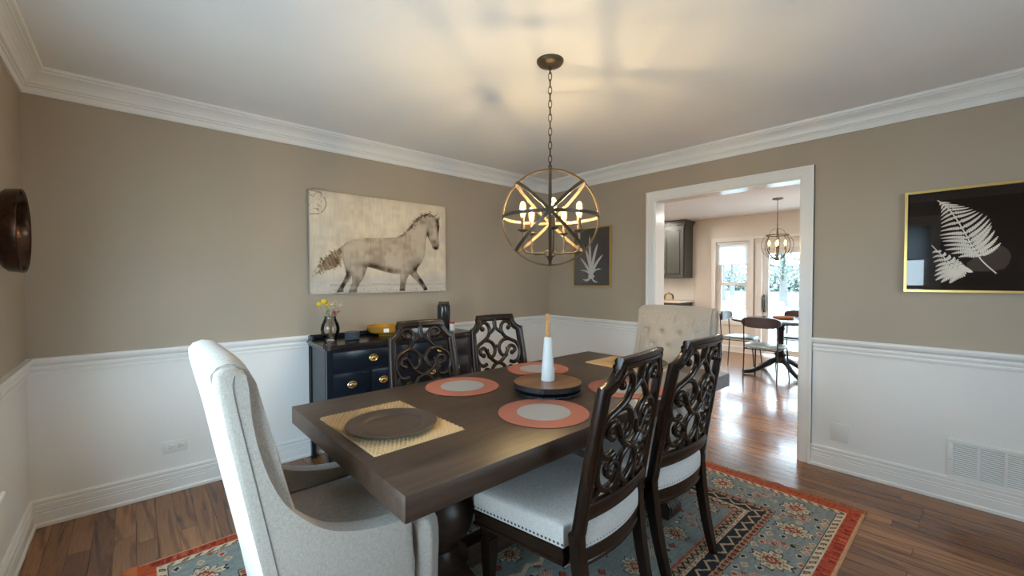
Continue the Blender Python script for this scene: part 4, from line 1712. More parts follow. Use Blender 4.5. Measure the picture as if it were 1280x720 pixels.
placemat((0.727, 1.515, TZ), R(1.0), 'rectangular woven jute placemat at the near left table end')
placemat((2.405, 1.505, TZ), R(-1.0), 'rectangular woven jute placemat at the far table end')
M['charger'] = m_wood('charger_wood', (0.040, 0.028, 0.024), (0.088, 0.062, 0.050), 0.42, 'x', 1.2)


def charger(loc, label):
    b = bmesh.new()
    lathe(b, [(0.0, 0.0), (0.10, 0.0), (0.118, 0.004), (0.163, 0.015), (0.166, 0.018), (0.163, 0.021), (0.122, 0.018), (0.114, 0.013), (0.108, 0.008), (0.0, 0.007)], 64)
    o_ = obj('charger_plate', b, M['charger'], angle=30)
    o_.location = loc
    tag(o_, label, 'plate', 'dark wooden chargers')


charger((0.712, 1.462, TZ + 0.0078), 'dark wooden charger plate on the near jute placemat')
charger((2.42, 1.455, TZ + 0.0078), 'dark wooden charger plate on the far jute placemat')


def ring_mat(name, ca):
    m = mat(name, ca, 0.9, spec=0.2)
    t = NT(m)
    c = t.coord('Object')
    vl = t.n('VectorMath', operation='LENGTH')
    t.l(c, vl.inputs[0])
    mu = t.n('Math', operation='MULTIPLY')
    t.l(vl.outputs['Value'], mu.inputs[0])
    mu.inputs[1].default_value = 2 * PI / 0.0042
    sn = t.n('Math', operation='SINE')
    t.l(mu.outputs[0], sn.inputs[0])
    nz = t.noise(c, 260, 2)
    t.color(t.ramp(nz, [(0.3, tuple(a * 0.78 for a in ca)), (0.7, tuple(min(1, a * 1.12) for a in ca))]))
    t.bump(sn.outputs[0], 0.5, 0.0015)
    return m


M['coral'] = ring_mat('coral_woven', (0.40, 0.155, 0.115))
M['greyw'] = ring_mat('grey_woven', (0.33, 0.35, 0.37))


def round_mat(x, y, label):
    t_ = thing('round_placemat', label, 'placemat', (x, y, TZ), 0, 'round coral placemats with grey centres')
    b = bmesh.new()
    lathe(b, [(0.0, 0.0), (0.188, 0.0), (0.190, 0.002), (0.188, 0.004), (0.112, 0.0038), (0.112, 0.0034), (0.0, 0.0034)], 72)
    obj('rim', b, M['coral'], t_)
    b = bmesh.new()
    lathe(b, [(0.0, 0.0035), (0.112, 0.0035), (0.112, 0.0042), (0.0, 0.0044)], 72)
    obj('center', b, M['greyw'], t_)


round_mat(1.268, 1.797, 'coral round placemat before the chair against the sideboard')
round_mat(1.268, 1.213, 'coral round placemat at the near long edge, closest to the camera')
round_mat(1.858, 1.826, 'coral round placemat behind the white candle holder')
round_mat(1.860, 1.200, 'coral round placemat seen only through the nearest chair back')

M['acacia'] = m_wood('acacia', (0.13, 0.05, 0.02), (0.33, 0.15, 0.06), 0.3, 'x', 1.0, 0.2)
tv = thing('round_trivet', 'black scalloped round trivet under the wooden turntable', 'trivet', (1.53, 1.437, TZ))
b = bmesh.new()
lathe(b, [(0.0, 0.0), (0.160, 0.0), (0.163, 0.004), (0.160, 0.010), (0.0, 0.010)], 64)
for i in range(60):
    a = 2 * PI * i / 60
    b2 = bmesh.new()
    bmesh.ops.create_icosphere(b2, subdivisions=1, radius=0.0085)
    for v in b2.verts:
        v.co = Vector((v.co.x, v.co.y, v.co.z * 0.7)) + Vector((0.160 * math.cos(a), 0.160 * math.sin(a), 0.008))
    merge(b, b2)
obj('disc', b, M['black'], tv)
ls = thing('wooden_turntable', 'round wooden turntable with a black metal band at the table centre', 'turntable', (1.53, 1.437, TZ + 0.0155))
b = bmesh.new()
lathe(b, [(0.0, 0.0), (0.11, 0.0), (0.12, 0.004), (0.12, 0.012), (0.0, 0.012)], 48)
obj('base', b, M['black'], ls)
b = bmesh.new()
lathe(b, [(0.0, 0.013), (0.168, 0.013), (0.168, 0.035), (0.0, 0.035)], 72)
obj('disc', b, M['acacia'], ls)
b = bmesh.new()
lathe(b, [(0.169, 0.012), (0.172, 0.013), (0.172, 0.036), (0.169, 0.037), (0.169, 0.012)], 72, cap=False)
obj('metal_band', b, M['black'], ls)
for a in (R(215), R(35)):
    b = bmesh.new()
    c = Vector((0.176 * math.cos(a), 0.176 * math.sin(a), 0.025))
    tube(b, [c + Vector((0.012 * math.cos(q) * math.sin(a), -0.012 * math.cos(q) * math.cos(a), 0.012 * math.sin(q))) for q in [2 * PI * i / 16 for i in range(16)]], 0.0022, 6, closed=True)
    obj('ring_handle', b, M['black'], ls)
M['ceram'] = mat('white_ceramic', (0.74, 0.76, 0.75), 0.4)
chd = thing('candle_holder', 'tall white conical candle holder on the wooden turntable', 'candle holder', (1.537, 1.440, TZ + 0.052))
b = bmesh.new()
lathe(b, [(0.0, 0.0), (0.033, 0.0), (0.0345, 0.003), (0.031, 0.06), (0.026, 0.12), (0.0205, 0.19), (0.0185, 0.213), (0.017, 0.216), (0.0125, 0.216), (0.0125, 0.196), (0.0, 0.196)], 40)
obj('cone', b, M['ceram'], chd)
M['wax'] = mat('honey_wax', (0.66, 0.33, 0.12), 0.45, Subsurface_Weight=0.1)
cd = thing('ribbed_candle', 'honey coloured ribbed candle standing in the white holder', 'candle', (1.537, 1.440, TZ + 0.2495))
b = bmesh.new()
nz_, ns = 80, 20
rings = []
for i in range(nz_ + 1):
    z = 0.135 * i / nz_
    ring = []
    for j in range(ns):
        a = 2 * PI * j / ns
        r_ = 0.0098 + 0.0016 * math.sin(a * 1 + z * 2 * PI / 0.0105)
        ring.append(b.verts.new((r_ * math.cos(a), r_ * math.sin(a), z)))
    rings.append(ring)
for A, B in zip(rings, rings[1:]):
    for i in range(ns):
        j = (i + 1) % ns
        b.faces.new((A[i], A[j], B[j], B[i]))
b.faces.new(rings[0][::-1]); b.faces.new(rings[-1])
obj('wax', b, M['wax'], cd)
b = bmesh.new()
tube(b, [(0, 0, 0.134), (0.0005, 0, 0.140), (0.001, 0, 0.145)], 0.0009, 6)
obj('wick', b, M['dark'], cd)


# ------------------------------------------------------------------ orb chandelier
M['bulbglass'] = m_glass('bulb_glass', (1.0, 0.96, 0.88), 1.0)
M['filament'] = m_emit('glowing_filament', (1.0, 0.74, 0.38), BULB)
M['filament2'] = m_emit('glowing_filament_nook', (1.0, 0.62, 0.28), 160.0)
def glow_glass(name, col, st):
    m = m_glass(name, (1.0, 0.96, 0.88), 1.0)
    t = m.node_tree
    e = t.nodes.new('ShaderNodeEmission')
    e.inputs[0].default_value = (*col, 1)
    e.inputs[1].default_value = st
    ad = t.nodes.new('ShaderNodeAddShader')
    o = [n_ for n_ in t.nodes if n_.type == 'OUTPUT_MATERIAL'][0]
    t.links.new(o.inputs[0].links[0].from_socket, ad.inputs[0])
    t.links.new(e.outputs[0], ad.inputs[1])
    t.links.new(ad.outputs[0], o.inputs[0])
    return m


M['bulbglow'] = glow_glass('lit_bulb_glass', (1.0, 0.62, 0.18), 1.0)
M['candle'] = mat('candle_sleeve', (0.10, 0.065, 0.04), 0.4, 0.6)


def bulb(parent, x, y, z, fil, s=1.0):
    b = bmesh.new()
    lathe(b, [(0.008 * s, 0.0), (0.0095 * s, 0.006 * s), (0.0145 * s, 0.022 * s), (0.0155 * s, 0.045 * s), (0.014 * s, 0.065 * s), (0.009 * s, 0.078 * s), (0.0, 0.082 * s)], 16, (x, y, z), cap=False)
    g = obj('bulb', b, M['bulbglow'], parent, angle=180)
    b = bmesh.new()
    lathe(b, [(0.0, 0.026 * s), (0.006 * s, 0.029 * s), (0.006 * s, 0.049 * s), (0.0, 0.052 * s)], 8, (x, y, z))
    obj('filament', b, fil, g, angle=180)


def strap_ring(b, c, r, ax1, ax2, width, thick, a0=0.0, a1=2 * PI, n_=72):
    """flat strap bent on the circle spanned by ax1, ax2"""
    ax1, ax2 = Vector(ax1), Vector(ax2)
    nn = ax1.cross(ax2).normalized()
    closed = abs(a1 - a0 - 2 * PI) < 1e-6
    rings = []
    for i in range(n_ if closed else n_ + 1):
        a = a0 + (a1 - a0) * i / n_
        rad = ax1 * math.cos(a) + ax2 * math.sin(a)
        rings.append([b.verts.new(Vector(c) + rad * (r + dr) + nn * dn) for dr, dn in ((-thick / 2, -width / 2), (thick / 2, -width / 2), (thick / 2, width / 2), (-thick / 2, width / 2))])
    m_ = len(rings)
    for i in range(m_ if closed else m_ - 1):
        A, B = rings[i], rings[(i + 1) % m_]
        for j in range(4):
            k = (j + 1) % 4
            b.faces.new((A[j], A[k], B[k], B[j]))
    if not closed:
        b.faces.new(rings[0][::-1]); b.faces.new(rings[-1])


CX, CY, CZ, CR = 1.585, 1.470, 1.632, 0.243
chn = thing('orb_chandelier', 'bronze orb chandelier with five glowing bulbs hanging above the dining table', 'chandelier', (CX, CY, CZ))
view = Vector((CX, CY, 0)).normalized()           # the poles of the orb lie on this level axis
side = Vector((view.y, -view.x, 0))
upz = Vector((0, 0, 1))
d1 = (side + upz).normalized()
d2 = (side - upz).normalized()
for (p, q) in ((side, upz), (view, upz), (view, side), (view, d1), (view, d2)):
    b = bmesh.new()
    strap_ring(b, (0, 0, 0), CR, p, q, 0.015, 0.009)
    obj('ring', b, M['bronze'], chn, angle=30)
b = bmesh.new()
lathe(b, [(0.0, 0.0), (0.068, 0.0), (0.068, -0.006), (0.060, -0.018), (0.030, -0.028), (0.012, -0.032), (0.010, -0.042), (0.0, -0.042)], 40, (0, 0, ZC - CZ - 0.0005))
obj('canopy', b, M['bronze'], chn)
# chain
z = CR + 0.018
zt = ZC - CZ - 0.045
pitch_ = 0.0335
nl = int(round((zt - z) / pitch_))
pitch_ = (zt - z) / nl
b0 = bmesh.new()
lk = [(0.0085 * math.cos(a), 0, 0.0225 * math.sin(a)) for a in [2 * PI * i / 18 for i in range(18)]]
tube(b0, lk, 0.0021, 6, closed=True)
first = obj('chain_link', b0, M['bronze'], chn)
for i in range(nl + 1):
    o = first if i == 0 else first.copy()
    if i:
        sc.collection.objects.link(o)
    o.location = (0, 0, z + i * pitch_)
    o.rotation_euler = (0, 0, (PI / 2) * (i % 2) + 0.5)
b = bmesh.new()
tube(b, [(0, 0, CR + 0.004), (0, 0, -0.20)], 0.0065, 12)
tube(b, [(0.012 * math.cos(a), 0, CR + 0.012 + 0.012 * math.sin(a)) for a in [2 * PI * i / 16 for i in range(16)]], 0.0025, 6, closed=True)
obj('stem', b, M['bronze'], chn)
b = bmesh.new()
lathe(b, [(0.0, -0.165), (0.014, -0.165), (0.030, -0.172), (0.030, -0.196), (0.016, -0.202), (0.012, -0.214), (0.006, -0.222), (0.0, -0.224)], 24)
obj('hub', b, M['bronze'], chn)
for k in range(5):
    a = R(6 + 72 * k)
    dirv = -view * math.cos(a) + side * math.sin(a)
    rad = 0.148
    P_ = lambda r_, z: tuple(dirv * r_ + Vector((0, 0, z)))
    b = bmesh.new()
    tube(b, spline([P_(0.02, -0.184), (P_(0.06, -0.184)), P_(0.115, -0.182), P_(0.140, -0.172), P_(rad, -0.145), P_(rad, -0.075)], 6), 0.0042, 8)
    am = obj('arm', b, M['bronze'], chn)
    b = bmesh.new()
    lathe(b, [(0.0, -0.080), (0.010, -0.079), (0.028, -0.070), (0.029, -0.067), (0.012, -0.070), (0.0, -0.070)], 20, P_(rad, 0))
    obj('drip_cup', b, M['bronze'], am)
    b = bmesh.new()
    lathe(b, [(0.0, -0.070), (0.0095, -0.070), (0.0095, -0.008), (0.0, -0.008)], 14, P_(rad, 0))
    obj('sleeve', b, M['candle'], am)
    bulb(chn, dirv.x * rad, dirv.y * rad, -0.008, M['filament'])


# ------------------------------------------------------------------ wall things
M['hammered'] = m_wood('hammered_bronze', (0.020, 0.011, 0.008), (0.10, 0.045, 0.022), 0.24, 'y', 1.2)
M['hammered'].node_tree.nodes['Principled BSDF'].inputs['Metallic'].default_value = 0.75
b = bmesh.new()
Mx = Matrix.Rotation(R(90), 4, 'Y')
lathe(b, [(0.0, 0.0), (0.09, 0.0), (0.12, 0.010), (0.158, 0.028), (0.171, 0.042), (0.176, 0.082), (0.174, 0.085), (0.167, 0.080), (0.162, 0.052), (0.145, 0.034), (0.115, 0.022), (0.0, 0.016)], 56, M=Mx)
bwl = obj('bronze_wall_bowl', b, M['hammered'])
bwl.location = (X0 + 0.0015, 2.70, 1.525)
tag(bwl, 'round dark bronze bowl hung on the left wall', 'wall bowl')


def frame_picture(name, label, cat, y0, y1, z0, z1, bgcol):
    """picture on the east wall; root at its centre, local axes = world"""
    t_ = thing(name, label, cat, (X2, (y0 + y1) / 2, (z0 + z1) / 2))
    hy, hz = (y1 - y0) / 2, (z1 - z0) / 2
    b = bmesh.new()
    fwid, d = 0.013, 0.024
    for (a0_, a1_, c0_, c1_) in ((-hy, -hy + fwid, -hz, hz), (hy - fwid, hy, -hz, hz), (-hy + fwid, hy - fwid, -hz, -hz + fwid), (-hy + fwid, hy - fwid, hz - fwid, hz)):
        box(b, -d, -0.001, a0_, a1_, c0_, c1_)
    obj('frame', b, M['gold'], t_, smooth=False)
    b = bmesh.new()
    box(b, -0.010, -0.0012, -hy + fwid, hy - fwid, -hz + fwid, hz - fwid)
    obj('print', b, mat(name + '_ground', bgcol, 0.8, spec=0.1), t_, smooth=False)
    b = bmesh.new()
    g = [(-hy + fwid, -hz + fwid), (hy - fwid, -hz + fwid), (hy - fwid, hz - fwid), (-hy + fwid, hz - fwid)]
    b.faces.new([b.verts.new((-0.017, a, c)) for a, c in g])
    obj('glass', b, M['picglass'], t_, smooth=False)
    return t_


M['fernc'] = m_paint('fern_print', (0.90, 0.81, 0.70), 0.8, 0.12)
M['brownl'] = m_paint('brown_leaf_print', (0.050, 0.032, 0.022), 0.8, 0.2)
fp = frame_picture('fern_picture', 'gold framed picture of a pale fern on black, right wall', 'picture', -0.30, 0.318, 1.236, 1.846, (0.010, 0.006, 0.006))
fc = Vector((0, (-0.30 + 0.318) / 2, (1.236 + 1.846) / 2))


LAY = [0]


def leaf(b, A, B, wdt, x, curve=0.0, n_=7, sharp=0.8):
    """flat blade from A to B (y,z); each lies a hair above the last"""
    LAY[0] += 1
    x = x - 0.0000035 * (LAY[0] % 1100)
    A, B = Vector(A), Vector(B)
    d = B - A
    nrm = Vector((-d.y, d.x)).normalized()
    L, Rr = [], []
    for i in range(n_ + 1):
        t_ = i / n_
        c = A + d * t_ + nrm * curve * math.sin(PI * t_)
        w_ = wdt * (math.sin(PI * min(1, t_ * 0.93 + 0.07)) ** sharp)
        L.append(b.verts.new((x, (c + nrm * w_).x, (c + nrm * w_).y)))
        Rr.append(b.verts.new((x, (c - nrm * w_).x, (c - nrm * w_).y)))
    for i in range(n_):
        b.faces.new((L[i], L[i + 1], Rr[i + 1], Rr[i]))


def pinna(b, A, B, wdt, x, curve):
    """a fern pinna: midrib with little lobes both sides"""
    A, B = Vector(A), Vector(B)
    d = B - A
    Lh = d.length
    nrm = Vector((-d.y, d.x)).normalized()
    dn = d.normalized()
    n_ = max(5, int(Lh / 0.0085))
    for i in range(n_):
        t_ = (i + 0.5) / n_
        c = A + d * t_ + nrm * curve * math.sin(PI * t_)
        w_ = wdt * (1 - t_) ** 0.55 * min(1, t_ * 5 + 0.35)
        for s_ in (-1, 1):
            leaf(b, c, c + (nrm * s_ * 0.92 + dn * 0.45) * w_, 0.0046 * (1 - t_ * 0.4), x, 0, 3, 0.6)
    leaf(b, A, B, 0.0036 if Lh > 0.06 else 0.0025, x, curve, 8, 0.4)


def poly_at(pts, t_):
    f = t_ * (len(pts) - 1)
    i = min(int(f), len(pts) - 2)
    return pts[i] + (pts[i + 1] - pts[i]) * (f - i)


b = bmesh.new()
XF = -0.0106
cvt = lambda p: Vector((p[0] - fc.y, p[1] - fc.z))
rach = [Vector((v.x, v.y)) for v in spline([(*cvt(p), 0) for p in [(-0.059, 1.345), (-0.016, 1.401), (0.008, 1.442), (0.033, 1.498), (0.062, 1.577), (0.105, 1.678), (0.142, 1.745), (0.178, 1.783)]], 6)]
for p, q in zip(rach, rach[1:]):
    leaf(b, p, q, 0.0035, XF, 0, 1, 0.01)
Lt = [cvt(p) for p in [(0.088, 1.44), (0.142, 1.484), (0.153, 1.535), (0.166, 1.567), (0.161, 1.613), (0.162, 1.653), (0.162, 1.695), (0.161, 1.737), (0.178, 1.783)]]
Rt = [cvt(p) for p in [(-0.073, 1.514), (-0.059, 1.567), (-0.039, 1.608), (-0.036, 1.633), (-0.027, 1.664), (-0.005, 1.684), (0.014, 1.696), (0.03, 1.708), (0.05, 1.725), (0.074, 1.736), (0.12, 1.76), (0.178, 1.783)]]
NP = 15
for i in range(NP):
    t_ = i / NP
    bt = 0.30 + 0.68 * t_
    A = poly_at(rach, bt)
    k_ = (1 - t_)
    pinna(b, A, poly_at(Lt, t_ * 0.98), 0.013 * k_ + 0.006, XF, 0.008 * k_)
    pinna(b, A, poly_at(Rt, t_ * 0.98), 0.013 * k_ + 0.006, XF, 0.010 * k_)
rach2 = [Vector((v.x, v.y)) for v in spline([(*cvt(p), 0) for p in [(0.051, 1.357), (0.094, 1.373), (0.138, 1.431), (0.199, 1.517)]], 6)]
for p, q in zip(rach2, rach2[1:]):
    leaf(b, p, q, 0.003, XF, 0, 1, 0.01)
Bt = [cvt(p) for p in [(0.12, 1.290), (0.177, 1.295), (0.185, 1.338), (0.178, 1.38), (0.193, 1.423), (0.194, 1.465), (0.199, 1.517)]]
R2 = [cvt(p) for p in [(0.045, 1.372), (0.062, 1.388), (0.08, 1.419), (0.098, 1.44), (0.131, 1.462), (0.161, 1.485), (0.199, 1.517)]]
for i in range(9):
    t_ = i / 9
    A = poly_at(rach2, 0.05 + 0.9 * t_)
    pinna(b, A, poly_at(Bt, t_ * 0.95), 0.022 * (1 - t_) + 0.006, XF, 0.006)
    pinna(b, A, poly_at(R2, t_ * 0.95), 0.022 * (1 - t_) + 0.006, XF, 0.006)
o = obj('fern_motif', b, M['fernc'], fp, smooth=False)
o['kind'] = 'stuff'
b = bmesh.new()
pl = [cvt(p) for p in [(-0.112, 1.442), (-0.100, 1.475), (-0.08, 1.497), (-0.05, 1.495), (-0.028, 1.480), (0.01, 1.45), (0.052, 1.408), (0.055, 1.372), (0.02, 1.358), (-0.03, 1.356), (-0.088, 1.37), (-0.105, 1.40)]]
b.faces.new([b.verts.new((-0.0103, p.x, p.y)) for p in pl])
obj('leaf_motif', b, M['brownl'], fp, smooth=False)

sp_ = frame_picture('seaweed_picture', 'small gold framed picture of a pale seaweed plant beyond the chandelier', 'picture', 2.480, 2.969, 1.238, 1.858, (0.020, 0.020, 0.024))
b = bmesh.new()
cs = lambda p: (p[0] - (2.480 + 2.969) / 2, p[1] - (1.238 + 1.858) / 2)
B0 = (2.722, 1.345)
for tip, w_, cv in (((2.872, 1.545), .014, .012), ((2.812, 1.660), .015, .01), ((2.745, 1.775), .016, -.008), ((2.640, 1.690), .017, -.016), ((2.578, 1.568), .014, -.02), ((2.592, 1.42), .008, -.03), ((2.640, 1.285), .009, .02), ((2.812, 1.292), .009, -.012), ((2.842, 1.312), .009, -.02), ((2.870, 1.410), .008, .022), ((2.70, 1.55), .009, .0), ((2.77, 1.50), .008, .005), ((2.66, 1.47), .007, .0)):
    leaf(b, cs(B0), cs(tip), w_, XF, cv, 10, 0.5)
leaf(b, cs((2.765, 1.345)), cs((2.68, 1.345)), 0.028, XF, 0, 8)
o = obj('seaweed_motif', b, m_paint('seaweed_print', (0.60, 0.57, 0.56), 0.8, 0.2), sp_, smooth=False)
o['kind'] = 'stuff'

# horse picture on canvas (rows of ink laid out on the print)
HB = dict(
    body=[(0.204, 0.477), (0.225, 0.515), (0.268, 0.545), (0.315, 0.565), (0.356, 0.572), (0.472, 0.583), (0.593, 0.603), (0.64, 0.645), (0.67, 0.70), (0.71, 0.77), (0.749, 0.83), (0.79, 0.868), (0.83, 0.888), (0.875, 0.895), (0.905, 0.875), (0.916, 0.855), (0.952, 0.886), (0.940, 0.825), (0.945, 0.76), (0.938, 0.694), (0.936, 0.62), (0.944, 0.543), (0.932, 0.492), (0.905, 0.483), (0.882, 0.505), (0.872, 0.55), (0.850, 0.60), (0.837, 0.64), (0.826, 0.58), (0.823, 0.497), (0.815, 0.41), (0.790, 0.335), (0.752, 0.265), (0.746, 0.225), (0.77, 0.175), (0.793, 0.135), (0.834, 0.045), (0.838, 0.015), (0.805, 0.012), (0.795, 0.04), (0.746, 0.117), (0.70, 0.18), (0.687, 0.199), (0.667, 0.145), (0.655, 0.08), (0.651, 0.012), (0.605, 0.012), (0.612, 0.09), (0.61, 0.198), (0.55, 0.205), (0.493, 0.223), (0.43, 0.25), (0.371, 0.271), (0.354, 0.196), (0.338, 0.14), (0.318, 0.10), (0.300, 0.05), (0.297, 0.005), (0.238, 0.004), (0.245, 0.04), (0.265, 0.113), (0.262, 0.179), (0.245, 0.13), (0.222, 0.09), (0.208, 0.045), (0.208, 0.013), (0.160, 0.013), (0.172, 0.05), (0.200, 0.114), (0.226, 0.195), (0.213, 0.292), (0.193, 0.387)],
    tail=[(0.214, 0.480), (0.163, 0.441), (0.102, 0.392), (0.065, 0.333), (0.042, 0.239), (0.022, 0.183), (0.071, 0.200), (0.131, 0.241), (0.192, 0.275), (0.204, 0.372)],
    mane=[(0.593, 0.600), (0.657, 0.655), (0.683, 0.715), (0.736, 0.815), (0.777, 0.875), (0.859, 0.912), (0.915, 0.89), (0.875, 0.866), (0.80, 0.845), (0.752, 0.79), (0.712, 0.715), (0.683, 0.656)])


def sdist(U, V, poly, asp):
    """signed distance (positive inside) to a polygon; u scaled by the aspect"""
    p = np.array(poly, float)
    p[:, 0] *= asp
    X, Y = U * asp, V
    best = np.full(U.shape, 1e9)
    inside = np.zeros(U.shape, bool)
    for (x0, y0), (x1, y1) in zip(p, np.roll(p, -1, 0)):
        ex, ey = x1 - x0, y1 - y0
        t = np.clip(((X - x0) * ex + (Y - y0) * ey) / (ex * ex + ey * ey), 0, 1)
        best = np.minimum(best, np.hypot(X - x0 - t * ex, Y - y0 - t * ey))
        c = ((y0 > Y) != (y1 > Y)) & (X < ex * (Y - y0) / (ey if ey else 1e-9) + x0)
        inside ^= c
    return np.where(inside, best, -best)


def horse_colors(U, V):
    asp = 1.53
    sm = lambda a, lo, hi: np.clip((a - lo) / (hi - lo), 0, 1) ** 2 * (3 - 2 * np.clip((a - lo) / (hi - lo), 0, 1))
    n1 = vnoise(U * 9 + 3, V * 6 + 3, 1)
    n2 = vnoise(U * 30 + 3, V * 24 + 3, 2)
    n3 = vnoise(U * 120, V * 10, 3)
    n4 = vnoise(U * 110, V * 90, 4)
    n5 = vnoise(U * 12, V * 120, 12)
    bgc = srgb(230, 214, 190)[None, None] * (0.76 + 0.24 * n1 + 0.14 * n2 + 0.12 * n3 - 0.06)[..., None]
    low = sm(0.24 - V, 0, 0.12)[..., None]
    bgc = bgc * (1 - low * 0.5) + (srgb(196, 190, 186)[None, None] * (0.86 + 0.18 * n5)[..., None]) * low * 0.5
    C = bgc.copy()

    def mix(m_, c):
        nonlocal C
        m_ = np.clip(m_, 0, 1)[..., None]
        C = C * (1 - m_) + np.array(c)[None, None] * m_
    # ground line marks
    gl = (np.abs(V - 0.075 - 0.02 * n1) < 0.006 + 0.006 * n2) & (U > 0.12)
    mix(gl * 0.45 * n3, srgb(110, 96, 84))
    mix(((V < 0.045) & (n4 > 0.72)) * 0.3, srgb(130, 112, 96))
    # tail
    ts = sdist(U, V, HB['tail'], asp)
    mix(sm(ts + (n4 - 0.5) * 0.05, -0.01, 0.02) * (0.55 + 0.5 * vnoise((U + V * 0.3) * 90, (V - U * 0.9) * 12, 5)), srgb(138, 106, 66))
    mix(sm(ts + (n4 - 0.5) * 0.06, 0.0, 0.02) * (vnoise((U + V * 0.3) * 130, (V - U * 0.9) * 12, 6) > 0.60) * 0.55, srgb(74, 50, 30))
    s = sdist(U, V, HB['body'], asp)
    ins = sm(s, -0.003, 0.006)
    tone = 0.5 * n1 + 0.3 * n2 + 0.25 * n3
    mix(ins * (V > 0.2) * 0.85, srgb(205, 190, 170))
    mix(ins * sm(tone, 0.30, 0.85) * 0.75, srgb(160, 138, 114))
    edge = ins * np.exp(-np.clip(s, 0, 1) / 0.016)
    mix(edge * 0.55 * (0.4 + 0.8 * n2) * ((V < 0.55) | (U > 0.6)), srgb(104, 84, 66))

    def blob(cx, cy, rx, ry, a, c, rot=0.0):
        X_, Y_ = (U - cx) * asp, V - cy
        Xr, Yr = X_ * math.cos(rot) + Y_ * math.sin(rot), -X_ * math.sin(rot) + Y_ * math.cos(rot)
        m_ = np.exp(-((Xr / rx) ** 2 + (Yr / ry) ** 2)) * ins * (0.55 + 0.6 * n2 + 0.3 * (n4 - 0.5))
        mix(m_ * a, c)
    dk = srgb(58, 42, 32)
    md_ = srgb(112, 88, 68)
    # belly shadow of the drawing, chest, legs, head
    blob(0.43, 0.275, 0.12, 0.030, 1.1, dk, -0.12)
    blob(0.54, 0.235, 0.15, 0.035, 1.1, md_, -0.08)
    blob(0.37, 0.285, 0.05, 0.03, 1.0, dk)
    blob(0.74, 0.27, 0.09, 0.05, 1.1, dk, 0.7)
    blob(0.70, 0.33, 0.10, 0.09, 0.45, md_)
    blob(0.785, 0.12, 0.09, 0.035, 1.2, dk, -1.0)
    blob(0.822, 0.03, 0.04, 0.03, 1.3, srgb(40, 30, 24))
    blob(0.632, 0.06, 0.06, 0.09, 0.8, md_)
    blob(0.628, 0.02, 0.05, 0.025, 1.0, dk)
    blob(0.205, 0.09, 0.035, 0.12, 1.3, dk, -0.35)
    blob(0.19, 0.025, 0.07, 0.03, 1.1, dk)
    blob(0.232, 0.19, 0.03, 0.07, 1.0, dk)
    blob(0.268, 0.02, 0.06, 0.03, 1.1, dk)
    blob(0.30, 0.11, 0.05, 0.12, 0.7, md_)
    blob(0.345, 0.20, 0.025, 0.07, 0.8, md_)
    blob(0.912, 0.50, 0.045, 0.035, 1.6, srgb(30, 24, 22))
    blob(0.90, 0.56, 0.05, 0.05, 0.8, md_)
    blob(0.938, 0.75, 0.022, 0.09, 1.2, dk)
    blob(0.925, 0.80, 0.03, 0.05, 1.2, dk)
    blob(0.842, 0.64, 0.02, 0.08, 1.1, dk)
    blob(0.86, 0.74, 0.05, 0.10, 0.4, md_)
    blob(0.80, 0.80, 0.10, 0.05, 0.5, md_)
    blob(0.385, 0.58, 0.05, 0.045, 0.7, srgb(150, 116, 78))
    blob(0.37, 0.44, 0.04, 0.04, 0.35, md_)
    ms = sdist(U, V, HB['mane'], asp)
    mix(sm(ts * 0 + ms + (n4 - 0.5) * 0.05, -0.012, 0.015) * (0.35 + 0.7 * vnoise((U - V * 0.5) * 80, (V + U) * 12, 9)), srgb(96, 74, 54))
    mix(sm(ms + (n4 - 0.5) * 0.04, 0.0, 0.02) * (vnoise((U - V * 0.5) * 100, (V + U) * 14, 10) > 0.55) * 0.85, srgb(52, 36, 26))
    # scribble top left, smudges
    cx_, cy_ = (U - 0.02) * asp, V - 0.88
    rr_ = np.hypot(cx_ * 0.9, cy_)
    mix((np.abs(rr_ - 0.12 + 0.01 * n2) < 0.006) * (n2 > 0.3) * 0.6, srgb(140, 116, 88))
    mix(((n4 > 0.80) & (U < 0.08) & (V > 0.8)) * 0.5, dk)
    edg = np.minimum(np.minimum(U, 1 - U) * asp, np.minimum(V, 1 - V))
    mix(np.exp(-edg / 0.02) * 0.35 * n2, srgb(120, 98, 72))
    return C


M['canvas'] = m_attr('printed_canvas', 0.75, 0.06, 500, 0.2)
hp = thing('horse_canvas', 'large unframed sepia canvas of a trotting pale horse above the sideboard', 'picture', (1.565, Y1, 1.596))
hx, hz = 0.592, 0.388
b = bmesh.new()
box(b, -hx, hx, -0.0345, -0.001, -hz, hz)
obj('stretched_side', b, m_paint('canvas_side', (0.42, 0.39, 0.34), 0.8), hp, smooth=False)
grid_print('print', 520, 340, lambda U, V: ((U - 0.5) * 2 * hx, np.full(U.shape, -0.0352), (V - 0.5) * 2 * hz), horse_colors, M['canvas'], hp)

# outlet, blank plate, return grille
M['plastic'] = mat('white_plastic', (0.74, 0.73, 0.70), 0.35)
ol_ = thing('wall_outlet', 'white double outlet mounted sideways low on the wainscot', 'outlet', (0.1835, Y1, 0.281))
b = bmesh.new()
rbox(b, -0.060, 0.060, -0.006, -0.0005, -0.038, 0.038, 0.003)
obj('cover_plate', b, M['plastic'], ol_)
for s_ in (-1, 1):
    b = bmesh.new()
    rbox(b, s_ * 0.024 - 0.016, s_ * 0.024 + 0.016, -0.0085, -0.0055, -0.015, 0.015, 0.003)
    r_ = obj('receptacle', b, M['plastic'], ol_)
    for dx, dz, wd_, hh in ((-0.004, 0.007, 0.008, 0.0022), (-0.004, -0.007, 0.006, 0.0022), (0.009, 0, 0.004, 0.004)):
        b = bmesh.new()
        box(b, s_ * 0.024 + dx - wd_ / 2, s_ * 0.024 + dx + wd_ / 2, -0.0088, -0.0080, dz - hh / 2, dz + hh / 2)
        obj('slot', b, M['dark'], r_, smooth=False)
